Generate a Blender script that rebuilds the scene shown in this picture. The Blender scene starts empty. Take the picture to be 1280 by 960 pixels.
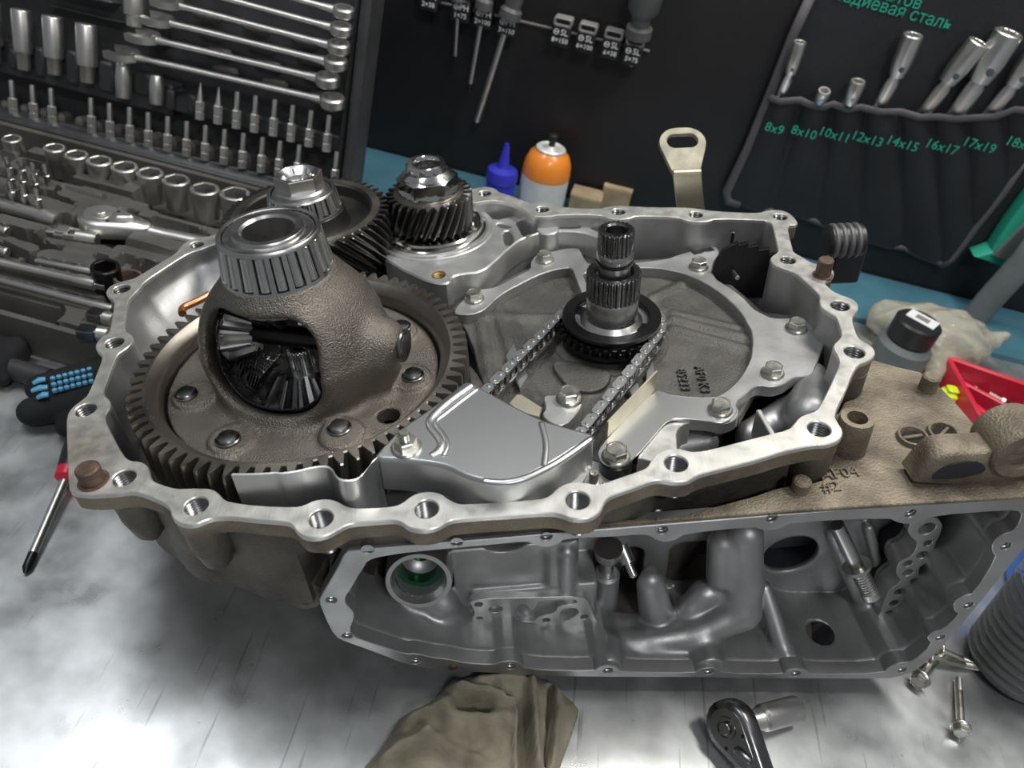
import bpy, bmesh, math, random
import numpy as np
from mathutils import Matrix, Vector
from mathutils.geometry import tessellate_polygon
random.seed(4)
PI = math.pi
sc = bpy.context.scene
COL = sc.collection

# ------------------------------------------------------------------ camera
def axes(p, r):
    p, r = math.radians(p), math.radians(r)
    u = np.array([math.sin(r)*math.cos(p), -math.cos(r)*math.cos(p), -math.sin(p)])
    e1 = np.cross([0, 0, 1], u); e1 /= np.linalg.norm(e1)
    if e1[0] < 0: e1 = -e1
    return np.array([e1, np.cross(u, e1), u])
FOC = 960.0
BR = axes(40.0, 12.1)       # room axes seen from the camera
BC = axes(39.5, -2.5)       # axes of the tilted gearbox case seen from the camera
HR, HC = 0.52, 0.316        # camera height over the bench / over the case joint face
cam_d = bpy.data.cameras.new('camera'); cam = bpy.data.objects.new('camera', cam_d); COL.objects.link(cam)
cam_d.sensor_width = 36.0; cam_d.lens = 36.0*FOC/1280; cam_d.clip_start = 0.01; cam_d.clip_end = 60
cam.matrix_world = Matrix([[BR[i][0], -BR[i][1], -BR[i][2], (0, 0, HR)[i]] for i in range(3)] + [[0, 0, 0, 1]])
cam_d.dof.use_dof = True; cam_d.dof.focus_distance = 0.52; cam_d.dof.aperture_fstop = 9.0
sc.camera = cam
RCM = BR @ BC.T
_t = np.array([0, 0, HR]) - RCM @ np.array([0, 0, HC])
MC = Matrix([[*RCM[i], _t[i]] for i in range(3)] + [[0, 0, 0, 1]])   # case frame -> room frame

def ray(px, py): return np.array([(px-640)/FOC, (py-480)/FOC, 1.0])
def CP(px, py, z=0.0):      # point of the case frame on the level z
    d = BC @ ray(px, py); t = (z-HC)/d[2]; return (d[0]*t, d[1]*t, z)
def RP(px, py, z=0.0):      # point of the room on the level z
    d = BR @ ray(px, py); t = (z-HR)/d[2]; return (d[0]*t, d[1]*t, z)
def C2(pts, z=0.0): return [CP(x, y, z)[:2] for x, y in pts]
def CZ(px, py, xy):         # height over the case axis xy
    d = BC @ ray(px, py); t = (d[0]*xy[0]+d[1]*xy[1])/(d[0]**2+d[1]**2); return HC+t*d[2]

# ------------------------------------------------------------------ world, lamps, exposure
w = bpy.data.worlds.new('world'); sc.world = w; w.use_nodes = True
bg = w.node_tree.nodes['Background']; bg.inputs[0].default_value = (0.92, 0.96, 1.0, 1); bg.inputs[1].default_value = 0.13
def area(name, loc, target, sx, sy, power, col):
    l = bpy.data.lights.new(name, 'AREA'); l.shape = 'RECTANGLE'; l.size = sx; l.size_y = sy; l.energy = power; l.color = col
    o = bpy.data.objects.new(name, l); COL.objects.link(o); o.location = loc
    o.rotation_euler = (Vector(target)-Vector(loc)).to_track_quat('-Z', 'Y').to_euler(); return o
area('bench_lamp', (0.42, 0.80, 1.40), (0.05, 0.45, 0), 1.10, 0.16, 15.0, (1.0, 0.975, 0.92))
area('fill_light', (-0.75, 0.72, 2.1), (-0.1, 0.45, 0), 1.4, 0.3, 17.0, (0.96, 0.98, 1.0))  # added soft fill from overhead
area('glint_fill', (0.55, -1.1, 2.1), (0, 0.3, 0), 0.5, 0.25, 13.0, (0.97, 0.98, 1.0))  # added behind the camera for fill and glints on the side chamber
vs = sc.view_settings
vs.view_transform = 'Standard'; vs.look = 'None'; vs.gamma = 1.0; vs.use_curve_mapping = False; vs.exposure = 0.35

# ------------------------------------------------------------------ materials
MATS = {}
def mat(name, col, metal=0.0, rough=0.5, bump=0.0, bscale=400, var=0.0, vscale=30, col2=None, cut=(0.4, 0.6), rvar=0.0, trans=0.0, alpha=1.0, ior=1.45, coat=0.0, aniso=None, sheen=0, bdist=0.001):
    m = bpy.data.materials.new(name); m.use_nodes = True; MATS[name] = m
    nt = m.node_tree; N = nt.nodes; L = nt.links; b = N['Principled BSDF']
    b.inputs['Base Color'].default_value = (*col, 1); b.inputs['Metallic'].default_value = metal; b.inputs['Roughness'].default_value = rough
    b.inputs['Transmission Weight'].default_value = trans; b.inputs['IOR'].default_value = ior; b.inputs['Alpha'].default_value = alpha
    b.inputs['Coat Weight'].default_value = coat; b.inputs['Sheen Weight'].default_value = sheen
    tc = N.new('ShaderNodeTexCoord')
    def noise(scale, detail=4, stretch=None):
        n = N.new('ShaderNodeTexNoise'); n.inputs['Scale'].default_value = scale; n.inputs['Detail'].default_value = detail
        if stretch:
            mp = N.new('ShaderNodeMapping'); mp.inputs['Scale'].default_value = stretch; mp.inputs['Rotation'].default_value = (0, 0, 0.5)
            L.new(tc.outputs['Object'], mp.inputs[0]); L.new(mp.outputs[0], n.inputs['Vector'])
        else: L.new(tc.outputs['Object'], n.inputs['Vector'])
        return n
    if var or col2:
        n = noise(vscale, 6); r = N.new('ShaderNodeValToRGB'); L.new(n.outputs['Fac'], r.inputs[0])
        c2 = col2 or tuple(c*(1-var) for c in col)
        r.color_ramp.elements[0].position = cut[0]; r.color_ramp.elements[0].color = (*c2, 1)
        r.color_ramp.elements[1].position = cut[1]; r.color_ramp.elements[1].color = (*col, 1)
        L.new(r.outputs[0], b.inputs['Base Color'])
    if rvar:
        n = noise(vscale*1.7, 5); mr = N.new('ShaderNodeMapRange'); L.new(n.outputs['Fac'], mr.inputs[0])
        mr.inputs[1].default_value = .3; mr.inputs[2].default_value = .7; mr.inputs[3].default_value = max(0.02, rough-rvar); mr.inputs[4].default_value = rough+rvar
        L.new(mr.outputs[0], b.inputs['Roughness'])
    if bump:
        n = noise(bscale, 3, aniso); bp = N.new('ShaderNodeBump'); bp.inputs['Strength'].default_value = bump; bp.inputs['Distance'].default_value = bdist
        L.new(n.outputs['Fac'], bp.inputs['Height']); L.new(bp.outputs[0], b.inputs['Normal'])
    return m
mat('machined', (.70, .69, .65), .75, .40, .10, 900, .14, 60, rvar=.1, aniso=(1, .12, 1))
mat('cast_clean', (.46, .46, .46), .8, .46, .12, 350, .18, 25, rvar=.08)
mat('cast_bright', (.58, .58, .57), .8, .42, .10, 500, .15, 30, rvar=.08)
mat('cast_dirty', (.275, .235, .172), .4, .55, .9, 650, 0, 34, (.13, .105, .08), (.36, .60))
mat('cast_grey_dirty', (.16, .145, .12), .5, .55, .6, 420, 0, 22, (.07, .063, .055), (.35, .62))
mat('sand_cast', (.135, .13, .12), .6, .46, 1.0, 900, .3, 40, rvar=.08)
mat('iron', (.225, .205, .175), .85, .40, 1.0, 1000, .25, 30, rvar=.08)
mat('tin_dull', (.34, .32, .25), .7, .6, .1, 500, .3, 60)
mat('gear_steel', (.30, .275, .24), .95, .36, .06, 500, .25, 20, rvar=.1)
mat('gear_dark', (.14, .135, .13), .95, .34, .05, 500, .2, 20, rvar=.08)
mat('steel', (.60, .60, .59), 1, .31, .04, 500, .1, 40, rvar=.06)
mat('steel_dark', (.26, .26, .26), 1, .28, .04, 500, .2, 40, rvar=.06)
mat('chrome', (.80, .80, .78), 1, .14, 0, 1, .08, 40, rvar=.04)
mat('satin_chrome', (.74, .73, .70), 1, .37, .02, 900, .06, 60, rvar=.02)
mat('zinc', (.60, .59, .54), 1, .33, .03, 700, .12, 90, rvar=.07)
mat('tin', (.62, .63, .63), .95, .33, 0, 200, .05, 8)
mat('tin_yellow', (.56, .52, .40), .85, .46, .03, 400, .12, 60)
mat('oil_shade_black', (.010, .010, .012), .0, .22, .1, 300, coat=.3)  # oil film and seal black; also paints shade into holes and gaps
mat('black_steel', (.045, .045, .045), .9, .35, .1, 500)
mat('cavity_shade', (.035, .036, .045), .3, .5, .15, 200)  # near-black colour stands in for the shade in deep hollows
mat('copper', (.80, .34, .16), .9, .34, .05, 300)
mat('rust', (.19, .125, .095), .5, .55, .3, 900, .4, 120)
mat('brass', (.45, .33, .15), .9, .4)
mat('green_oil', (.02, .10, .05), .6, .2)
# ------------------------------------------------------------------ building helpers
def setp(o, label=None, cat=None, group=None, kind=None):
    if label: o['label'] = label
    if cat: o['category'] = cat
    if group: o['group'] = group
    if kind: o['kind'] = kind
    return o
def thing(name, label, cat, M=None, group=None):
    o = bpy.data.objects.new(name, None); COL.objects.link(o); o.empty_display_size = .02
    if M is not None: o.matrix_world = M
    return setp(o, label, cat, group)
def T(x=0, y=0, z=0): return Matrix.Translation((x, y, z))
def RX(a): return Matrix.Rotation(math.radians(a), 4, 'X')
def RY(a): return Matrix.Rotation(math.radians(a), 4, 'Y')
def RZ(a): return Matrix.Rotation(math.radians(a), 4, 'Z')
def frame(o, x, y, z=None):   # matrix from an origin and two directions
    x = Vector(x).normalized(); y = Vector(y); z = x.cross(y).normalized(); y = z.cross(x)
    return Matrix([[x[i], y[i], z[i], o[i]] for i in range(3)] + [[0, 0, 0, 1]])
def to_mesh(name, V, F, m=None, smooth=35):
    me = bpy.data.meshes.new(name); me.from_pydata([tuple(map(float, v)) for v in V], [], [tuple(map(int, f)) for f in F])
    if m: me.materials.append(MATS[m])
    if smooth:
        me.polygons.foreach_set('use_smooth', [True]*len(me.polygons))
        if smooth < 180: me.set_sharp_from_angle(angle=math.radians(smooth))
    me.update(); return me
def link(name, me, parent=None, M=None):
    o = bpy.data.objects.new(name, me); COL.objects.link(o)
    if parent is not None: o.parent = parent
    if M is not None:
        if parent is None: o.matrix_world = M
        else: o.matrix_local = M
    return o
class Geo:                    # collects shapes for one mesh
    def __init__(s): s.V = []; s.F = []
    def add(s, V, F, M=None):
        k = len(s.V)
        s.V += [tuple(M @ Vector(v)) for v in V] if M is not None else [tuple(v) for v in V]
        s.F += [tuple(i+k for i in f) for f in F]; return s
    def box(s, sx, sy, sz, M=None, ch=0.0, c=(0, 0, 0)):
        x, y, z = sx/2, sy/2, sz/2; ch = min(ch, x*.9, y*.9, z*.9)
        if ch <= 0:
            V = [(c[0]+a*x, c[1]+b*y, c[2]+d*z) for d in (-1, 1) for b in (-1, 1) for a in (-1, 1)]
            return s.add(V, [(0, 2, 3, 1), (4, 5, 7, 6), (0, 1, 5, 4), (2, 6, 7, 3), (0, 4, 6, 2), (1, 3, 7, 5)], M)
        ring = [(-x, -y+ch), (-x+ch, -y), (x-ch, -y), (x, -y+ch), (x, y-ch), (x-ch, y), (-x+ch, y), (-x, y-ch)]
        def ins(p): return (math.copysign(max(abs(p[0])-ch, 0), p[0]), math.copysign(max(abs(p[1])-ch, 0), p[1]))
        L = [[ins(p) for p in ring], ring, ring, [ins(p) for p in ring]]; Z = [-z, -z+ch, z-ch, z]
        V = [(c[0]+p[0], c[1]+p[1], c[2]+Z[i]) for i in range(4) for p in L[i]]
        F = [(i*8+j, i*8+(j+1) % 8, (i+1)*8+(j+1) % 8, (i+1)*8+j) for i in range(3) for j in range(8)]
        return s.add(V, F+[tuple(range(7, -1, -1)), tuple(range(24, 32))], M)
    def lathe(s, prof, n=32, M=None, a0=0, a1=360, cap=True):
        full = abs(a1-a0) >= 360; k = n if full else n+1; V = []; F = []
        for i in range(k):
            a = math.radians(a0+(a1-a0)*i/n)
            V += [(r*math.cos(a), r*math.sin(a), z) for r, z in prof]
        m = len(prof)
        for i in range(n):
            j = (i+1) % k
            for q in range(m-1): F.append((i*m+q, j*m+q, j*m+q+1, i*m+q+1))
        if cap and full:
            if prof[0][0] > 1e-6: F.append(tuple(i*m for i in range(k-1, -1, -1)))
            if prof[-1][0] > 1e-6: F.append(tuple(i*m+m-1 for i in range(k)))
        return s.add(V, F, M)
    def cyl(s, r, z0, z1, n=24, M=None, ch=0.0, r1=None):
        r1 = r if r1 is None else r1
        p = [(r-ch, z0), (r, z0+ch), (r1, z1-ch), (r1-ch, z1)] if ch else [(r, z0), (r1, z1)]
        return s.lathe(p, n, M)
    def ring(s, prof, n=32, M=None): return s.lathe(list(prof)+[prof[0]], n, M, cap=False)   # closed profile
    def ngon(s, r, z0, z1, n=6, M=None, ch=0.0, rot=0):
        V = []; k = n
        for rr, z in ((r, z0), (r, z1-ch), (r-ch*1.3, z1)):
            V += [(rr*math.cos(rot+2*PI*i/n), rr*math.sin(rot+2*PI*i/n), z) for i in range(n)]
        F = [(q*k+i, q*k+(i+1) % k, (q+1)*k+(i+1) % k, (q+1)*k+i) for q in range(2) for i in range(k)]
        return s.add(V, F+[tuple(range(k-1, -1, -1)), tuple(range(2*k, 3*k))], M)
    def tube(s, pts, r, n=10, caps=True, M=None, flat=1.0):
        P = [Vector(p) for p in pts]; R = r if hasattr(r, '__len__') else [r]*len(P)
        up = Vector((0, 0, 1)); V = []; F = []; prev = None
        for i, p in enumerate(P):
            d = (P[min(i+1, len(P)-1)]-P[max(i-1, 0)]).normalized()
            if prev is None:
                a = up if abs(d.z) < .9 else Vector((1, 0, 0)); x = d.cross(a).normalized()
            else: x = (prev-d*prev.dot(d)).normalized()
            prev = x; y = d.cross(x)
            V += [p+(x*math.cos(2*PI*k/n)+y*math.sin(2*PI*k/n)*flat)*R[i] for k in range(n)]
        for i in range(len(P)-1): F += [(i*n+k, i*n+(k+1) % n, (i+1)*n+(k+1) % n, (i+1)*n+k) for k in range(n)]
        if caps: F += [tuple(range(n-1, -1, -1)), tuple(range((len(P)-1)*n, len(P)*n))]
        return s.add(V, F, M)
    def plate(s, outer, holes=(), z0=0.0, z1=1.0, ch=0.0, M=None, bottom=True):
        loops = []
        for i, lp in enumerate([outer]+list(holes)):
            lp = clean(lp); ar = sum(lp[k-1][0]*lp[k][1]-lp[k][0]*lp[k-1][1] for k in range(len(lp)))
            if (ar > 0) != (i == 0): lp = lp[::-1]
            loops.append(lp)
        V = []; F = []; tops = []; bots = []; tix = []; bix = []
        for lp in loops:
            n = len(lp); b = len(V); V += [(x, y, z0) for x, y in lp]; bix += range(b, b+n); bots.append(lp)
            c = len(V); V += [(x, y, z1-ch) for x, y in lp]
            F += [(b+i, b+(i+1) % n, c+(i+1) % n, c+i) for i in range(n)]
            top = lp; d = c
            if ch:
                top = offset(lp, ch); d = len(V); V += [(x, y, z1) for x, y in top]
                F += [(c+i, c+(i+1) % n, d+(i+1) % n, d+i) for i in range(n)]
            tops.append(top); tix += range(d, d+n)
        for tri in tessellate_polygon([[Vector((x, y, 0)) for x, y in lp] for lp in tops]):
            a, b_, c_ = [tix[i] for i in tri]; n = (Vector(V[b_])-Vector(V[a])).cross(Vector(V[c_])-Vector(V[a]))
            F.append((a, b_, c_) if n.z > 0 else (a, c_, b_))
        if bottom:
            for tri in tessellate_polygon([[Vector((x, y, 0)) for x, y in lp] for lp in bots]):
                a, b_, c_ = [bix[i] for i in tri]; n = (Vector(V[b_])-Vector(V[a])).cross(Vector(V[c_])-Vector(V[a]))
                F.append((a, b_, c_) if n.z < 0 else (a, c_, b_))
        return s.add(V, F, M)
    def loft(s, rings, close=True, cap0=False, cap1=False, M=None):
        n = len(rings[0]); V = [v for r in rings for v in r]; F = []
        for i in range(len(rings)-1):
            for k in range(n if close else n-1): F.append((i*n+k, i*n+(k+1) % n, (i+1)*n+(k+1) % n, (i+1)*n+k))
        if cap0: F.append(tuple(range(n-1, -1, -1)))
        if cap1: F.append(tuple(range((len(rings)-1)*n, len(rings)*n)))
        return s.add(V, F, M)
    def mesh(s, name, m, smooth=35): return to_mesh(name, s.V, s.F, m, smooth)
    def obj(s, name, m, parent=None, M=None, smooth=35): return link(name, s.mesh(name, m, smooth), parent, M)
def clean(lp, eps=1e-5):
    out = []
    for p in lp:
        if not out or math.dist(p, out[-1]) > eps: out.append((float(p[0]), float(p[1])))
    if math.dist(out[0], out[-1]) < eps: out.pop()
    return out
def offset(lp, d):            # moves a counter-clockwise loop inwards by d (a clockwise one outwards)
    n = len(lp); out = []
    for i in range(n):
        a, b, c = Vector(lp[i-1]), Vector(lp[i]), Vector(lp[(i+1) % n])
        t = ((b-a).normalized()+(c-b).normalized())
        t = t.normalized() if t.length > 1e-6 else (c-b).normalized()
        out.append((b.x-t.y*d, b.y+t.x*d))
    return out
def chaikin(lp, it=2, closed=True):
    for _ in range(it):
        o = []; n = len(lp)
        if not closed: o.append(lp[0])
        for i in range(n if closed else n-1):
            a, b = lp[i], lp[(i+1) % n]
            o.append(tuple(.75*a[k]+.25*b[k] for k in range(len(a)))); o.append(tuple(.25*a[k]+.75*b[k] for k in range(len(a))))
        if not closed: o.append(lp[-1])
        lp = o
    return lp
def resample(lp, n, closed=True):
    P = np.array(list(lp)+([lp[0]] if closed else [])); s = np.r_[0, np.cumsum(np.linalg.norm(np.diff(P, axis=0), axis=1))]
    t = np.linspace(0, s[-1], n, endpoint=not closed)
    return list(map(tuple, np.stack([np.interp(t, s, P[:, k]) for k in range(P.shape[1])], 1)))
def circle(x, y, r, n=20, a0=0.0): return [(x+r*math.cos(a0+2*PI*i/n), y+r*math.sin(a0+2*PI*i/n)) for i in range(n)]
def rrect(x0, y0, x1, y1, r, n=4):
    out = []
    for cx, cy, a in ((x1-r, y1-r, 0), (x0+r, y1-r, 90), (x0+r, y0+r, 180), (x1-r, y0+r, 270)):
        out += [(cx+r*math.cos(math.radians(a+90*i/n)), cy+r*math.sin(math.radians(a+90*i/n))) for i in range(n+1)]
    return out
def hull2(pts):
    P = sorted(set(pts)); 
    def half(P):
        h = []
        for p in P:
            while len(h) > 1 and (h[-1][0]-h[-2][0])*(p[1]-h[-2][1])-(h[-1][1]-h[-2][1])*(p[0]-h[-2][0]) <= 0: h.pop()
            h.append(p)
        return h
    a, b = half(P), half(P[::-1]); return a[:-1]+b[:-1]
def capsule2(a, b, ra, rb=None, n=16): return hull2(circle(*a, ra, n)+circle(*b, ra if rb is None else rb, n))
# gears ------------------------------------------------------------
def gear_profile(N, ro, rr, tip=.30, root=.30, rot=0.0):
    out = []
    for i in range(N):
        a = rot+2*PI*i/N; p = 2*PI/N
        fl = (1-tip-root)/2
        seq = [(0, rr), (root*p, rr), ((root+fl*.5)*p, rr+(ro-rr)*.55), ((root+fl)*p, ro-(ro-rr)*.06), ((root+fl+tip*.15)*p, ro),
               ((root+fl+tip*.85)*p, ro), ((root+fl+tip)*p, ro-(ro-rr)*.06), ((root+fl*1.5+tip)*p, rr+(ro-rr)*.55)]
        out += [(a+d, r) for d, r in seq]
    return out
def gear(g, N, ro, rr, z0, z1, ri, helix=0.0, nz=6, tip=.30, root=.30, M=None, ch=.0006, caps=True):
    pr = gear_profile(N, ro, rr, tip, root); n = len(pr); rings = []
    zs = [z0]+[z0+ch+(z1-z0-2*ch)*i/nz for i in range(nz+1)]+[z1]
    for z in zs:
        tw = helix*(z-z0)/(z1-z0); k = 0 if z0 < z < z1 else ch
        rings.append([((r-k)*math.cos(a+tw), (r-k)*math.sin(a+tw), z) for a, r in pr])
    g.loft(rings, M=M)
    if caps:
        for z, fl in ((z0, 1), (z1, 0)):
            tw = helix*(z-z0)/(z1-z0)
            o = [((r-ch)*math.cos(a+tw), (r-ch)*math.sin(a+tw), z) for a, r in pr]; i = [(ri*math.cos(a+tw), ri*math.sin(a+tw), z) for a, r in pr]
            g.loft([o, i] if not fl else [i, o], M=M)
    return g
# signed distance castings -----------------------------------------
def surfnet(D, lo, h):
    S = D < 0; n = np.array(D.shape); c = n-1
    acc = np.zeros((3, *c), np.float32); cnt = np.zeros(tuple(c), np.float32)
    for ax in range(3):
        o1, o2 = [a for a in range(3) if a != ax]
        for d1 in (0, 1):
            for d2 in (0, 1):
                sl = [None]*3; sl[o1] = slice(d1, d1+c[o1]); sl[o2] = slice(d2, d2+c[o2])
                a = sl.copy(); a[ax] = slice(0, c[ax]); b = sl.copy(); b[ax] = slice(1, n[ax])
                Da, Db = D[tuple(a)], D[tuple(b)]; x = S[tuple(a)] != S[tuple(b)]
                t = np.where(x, Da/np.where(x, Da-Db, 1), 0)
                acc[ax] += t; acc[o1] += np.where(x, d1, 0); acc[o2] += np.where(x, d2, 0); cnt += x
    mk = cnt > 0; ii = np.argwhere(mk)
    V = (ii+(acc[:, mk]/cnt[mk]).T)*h+np.array(lo)
    idx = np.full(tuple(c), -1, np.int64); idx[mk] = np.arange(len(ii)); F = []
    for ax in range(3):
        o1, o2 = [(1, 2), (2, 0), (0, 1)][ax]
        a = [slice(1, c[k]) for k in range(3)]; a[ax] = slice(0, c[ax]); b = a.copy(); b[ax] = slice(1, n[ax])
        a = tuple(a); b = tuple(b); x = S[a] != S[b]; e = np.argwhere(x)
        if not len(e): continue
        sgn = S[a][x]; base = e.copy(); base[:, o1] += 1; base[:, o2] += 1
        def ce(d1, d2):
            q = base.copy(); q[:, o1] -= d1; q[:, o2] -= d2; return idx[q[:, 0], q[:, 1], q[:, 2]]
        q = np.stack([ce(1, 1), ce(0, 1), ce(0, 0), ce(1, 0)], 1); q[~sgn] = q[~sgn][:, ::-1]; F.append(q)
    return V, np.concatenate(F)
def grid(lo, hi, h):
    ax = [np.arange(lo[k], hi[k]+h, h, dtype=np.float32) for k in range(3)]
    return ax[0][:, None, None], ax[1][None, :, None], ax[2][None, None, :]
def np_mesh(name, V, F, m):
    me = bpy.data.meshes.new(name); me.vertices.add(len(V)); me.vertices.foreach_set('co', V.astype(np.float32).ravel())
    me.loops.add(len(F)*4); me.loops.foreach_set('vertex_index', F.astype(np.int32).ravel())
    me.polygons.add(len(F)); me.polygons.foreach_set('loop_start', np.arange(0, len(F)*4, 4, dtype=np.int32))
    me.polygons.foreach_set('use_smooth', np.ones(len(F), bool)); me.update(calc_edges=True); me.validate()
    if m: me.materials.append(MATS[m])
    return me
def sdf_obj(name, f, lo, hi, h, m, parent=None, M=None):
    D = f(*grid(lo, hi, h)).astype(np.float32)
    D = np.pad(D[1:-1, 1:-1, 1:-1], 1, constant_values=h)
    V, F = surfnet(D, lo, h); return link(name, np_mesh(name, V, F, m), parent, M)
def smin(a, b, k): h = np.clip(.5+.5*(b-a)/k, 0, 1); return b*(1-h)+a*h-k*h*(1-h)
def smax(a, b, k): return -smin(-a, -b, k)
def s_box(X, Y, Z, c, s, r=0.0):
    q = [np.abs(A-c[i])-s[i]+r for i, A in enumerate((X, Y, Z))]
    return np.sqrt(sum(np.maximum(a, 0)**2 for a in q))+np.minimum(np.maximum(np.maximum(q[0], q[1]), q[2]), 0)-r
def s_cyl(P, c, r, h0, h1, ax=2):
    o = [a for a in range(3) if a != ax]
    d = np.sqrt((P[o[0]]-c[0])**2+(P[o[1]]-c[1])**2)-r; z = np.maximum(h0-P[ax], P[ax]-h1)
    return np.minimum(np.maximum(d, z), 0)+np.sqrt(np.maximum(d, 0)**2+np.maximum(z, 0)**2)
def s_cap(P, a, b, r0, r1=None):
    a, b = np.array(a, float), np.array(b, float); ba = b-a; r1 = r0 if r1 is None else r1
    t = np.clip(sum((P[i]-a[i])*ba[i] for i in range(3))/(ba@ba), 0, 1)
    return np.sqrt(sum((P[i]-a[i]-ba[i]*t)**2 for i in range(3)))-(r0+(r1-r0)*t)
def s_ell(P, c, r):
    k0 = np.sqrt(sum(((P[i]-c[i])/r[i])**2 for i in range(3))); k1 = np.sqrt(sum(((P[i]-c[i])/r[i]**2)**2 for i in range(3)))
    return k0*(k0-1)/np.maximum(k1, 1e-6)
def s_poly(X, Y, lp):         # 2-D signed distance to a polygon on broadcastable X, Y
    X, Y = np.broadcast_arrays(X, Y); d = np.full(X.shape, 1e9, np.float32); ins = np.zeros(X.shape, bool); n = len(lp)
    for i in range(n):
        a, b = lp[i-1], lp[i]; ex, ey = b[0]-a[0], b[1]-a[1]; wx, wy = X-a[0], Y-a[1]
        t = np.clip((wx*ex+wy*ey)/(ex*ex+ey*ey+1e-12), 0, 1); d = np.minimum(d, (wx-ex*t)**2+(wy-ey*t)**2)
        c = ((a[1] > Y) != (b[1] > Y)) & (X < (b[0]-a[0])*(Y-a[1])/((b[1]-a[1]) or 1e-12)+a[0]); ins ^= c
    return np.sqrt(d)*np.where(ins, -1, 1)
# shared small hardware --------------------------------------------
HW = {}
def text_mesh(s, size, ext, m, key=None, align='CENTER', shear=0.0):
    k = ('t', s, size, ext, m, align)
    if k in HW: return HW[k]
    c = bpy.data.curves.new('lettering', 'FONT'); c.body = s; c.size = size; c.extrude = ext; c.align_x = align; c.align_y = 'CENTER'; c.shear = shear; c.resolution_u = 2
    o = bpy.data.objects.new('tmp_text', c); COL.objects.link(o); bpy.context.view_layer.update()
    me = bpy.data.meshes.new_from_object(o.evaluated_get(bpy.context.evaluated_depsgraph_get())); me.name = 'lettering'
    bpy.data.objects.remove(o); bpy.data.curves.remove(c); me.materials.clear(); me.materials.append(MATS[m]); HW[k] = me; return me
def text(s, size, ext, m, parent, M, name='lettering', align='CENTER'): return link(name, text_mesh(s, size, ext, m, None, align), parent, M)
def bolt_mesh(af, hh, fl, fh):   # hex flange bolt head: across flats, height, flange radius, flange height
    k = ('bolt', af, hh, fl, fh)
    if k not in HW:
        g = Geo(); g.lathe([(fl, 0), (fl, fh*.5), (fl*.97, fh*.75), (af*.62, fh*1.25)], 28)
        g.ngon(af/math.sqrt(3), fh*.9, hh, 6, ch=af*.05)
        g.ring([(af*.40, hh-.0004), (af*.46, hh+.0001), (af*.47, hh+.0004), (af*.41, hh+.0004)], 24)
        HW[k] = g.mesh('bolt', 'zinc', 30)
    return HW[k]
def thread_mesh(r, depth, m='steel_dark', pitch=.0019):
    k = ('thr', r, depth, m)
    if k not in HW:
        g = Geo(); pr = [(r*1.10, 0), (r*1.0, -.0012)]; z = -.0012
        while z > -depth: pr += [(r*.98, z-pitch*.1), (r*.84, z-pitch*.5), (r*.98, z-pitch*.9)]; z -= pitch
        pr.append((0.0001, z-.0005)); g.lathe(pr[::-1], 24, cap=False); HW[k] = g.mesh('bolt_thread', m, 12)
    return HW[k]
# ------------------------------------------------------------------ bench and wall
def bench_material():
    m = mat('galvanised', (.48, .50, .51), .82, .34); nt = m.node_tree; N, L = nt.nodes, nt.links; b = N['Principled BSDF']
    tc = N.new('ShaderNodeTexCoord')
    def nz(s, det=4, sc_=None, rot=0):
        n = N.new('ShaderNodeTexNoise'); n.inputs['Scale'].default_value = s; n.inputs['Detail'].default_value = det
        mp = N.new('ShaderNodeMapping'); mp.inputs['Scale'].default_value = sc_ or (1, 1, 1); mp.inputs['Rotation'].default_value = (0, 0, rot)
        L.new(tc.outputs['Object'], mp.inputs[0]); L.new(mp.outputs[0], n.inputs['Vector']); return n
    def ramp(n, p0, p1, c0, c1):
        r = N.new('ShaderNodeValToRGB'); r.color_ramp.elements[0].position = p0; r.color_ramp.elements[1].position = p1
        r.color_ramp.elements[0].color = (*c0, 1); r.color_ramp.elements[1].color = (*c1, 1); L.new(n.outputs['Fac'], r.inputs[0]); return r
    a = ramp(nz(38, 8), .30, .72, (.46, .475, .475), (.66, .68, .69))
    def mul(x, y):
        k = N.new('ShaderNodeMix'); k.data_type = 'RGBA'; k.blend_type = 'MULTIPLY'; k.inputs[0].default_value = 1
        L.new(x.outputs[2 if x.bl_idname == 'ShaderNodeMix' else 0], k.inputs[6]); L.new(y.outputs[0], k.inputs[7]); return k
    cur = a
    for s, st, rot, p, dark in ((150, (1, .045, 1), .5, .30, .70), (120, (1, .06, 1), -.35, .29, .70), (190, (1, .05, 1), 1.2, .30, .72), (170, (1, .04, 1), 2.3, .30, .7), (80, (1, .10, 1), -1.0, .26, .6)):
        cur = mul(cur, ramp(nz(s, 2, st, rot), p-.03, p+.01, (dark,)*3, (1, 1, 1)))
    cur = mul(cur, ramp(nz(55, 3), .24, .28, (.55, .54, .53), (1, 1, 1)))
    L.new(cur.outputs[2], b.inputs['Base Color'])
    r = ramp(nz(22, 6), .3, .7, (.24,)*3, (.46,)*3); L.new(r.outputs[0], b.inputs['Roughness'])
    bp = N.new('ShaderNodeBump'); bp.inputs['Strength'].default_value = .12; bp.inputs['Distance'].default_value = .002
    L.new(nz(9, 6).outputs['Fac'], bp.inputs['Height']); L.new(bp.outputs[0], b.inputs['Normal'])
bench_material()
mat('wall_black', (.020, .0198, .0215), 0, .42, .25, 160, .35, 4)
mat('blue_paint', (.060, .165, .22), 0, .42, .05, 300, .15, 12)
WY = lambda x: 1.062-.080*x          # the wall stands at this depth
WALL_YAW = math.atan(-.080)
bench = thing('workbench', 'grey galvanised steel workbench top under the gearbox', 'workbench', T(0, .45, 0))
Geo().plate([(-1.3, -.75), (1.3, -.75), (1.3, WY(1.3)-.452), (-1.3, WY(-1.3)-.452)], (), -.03, 0, .002).obj('bench_top', 'galvanised', bench)
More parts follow.
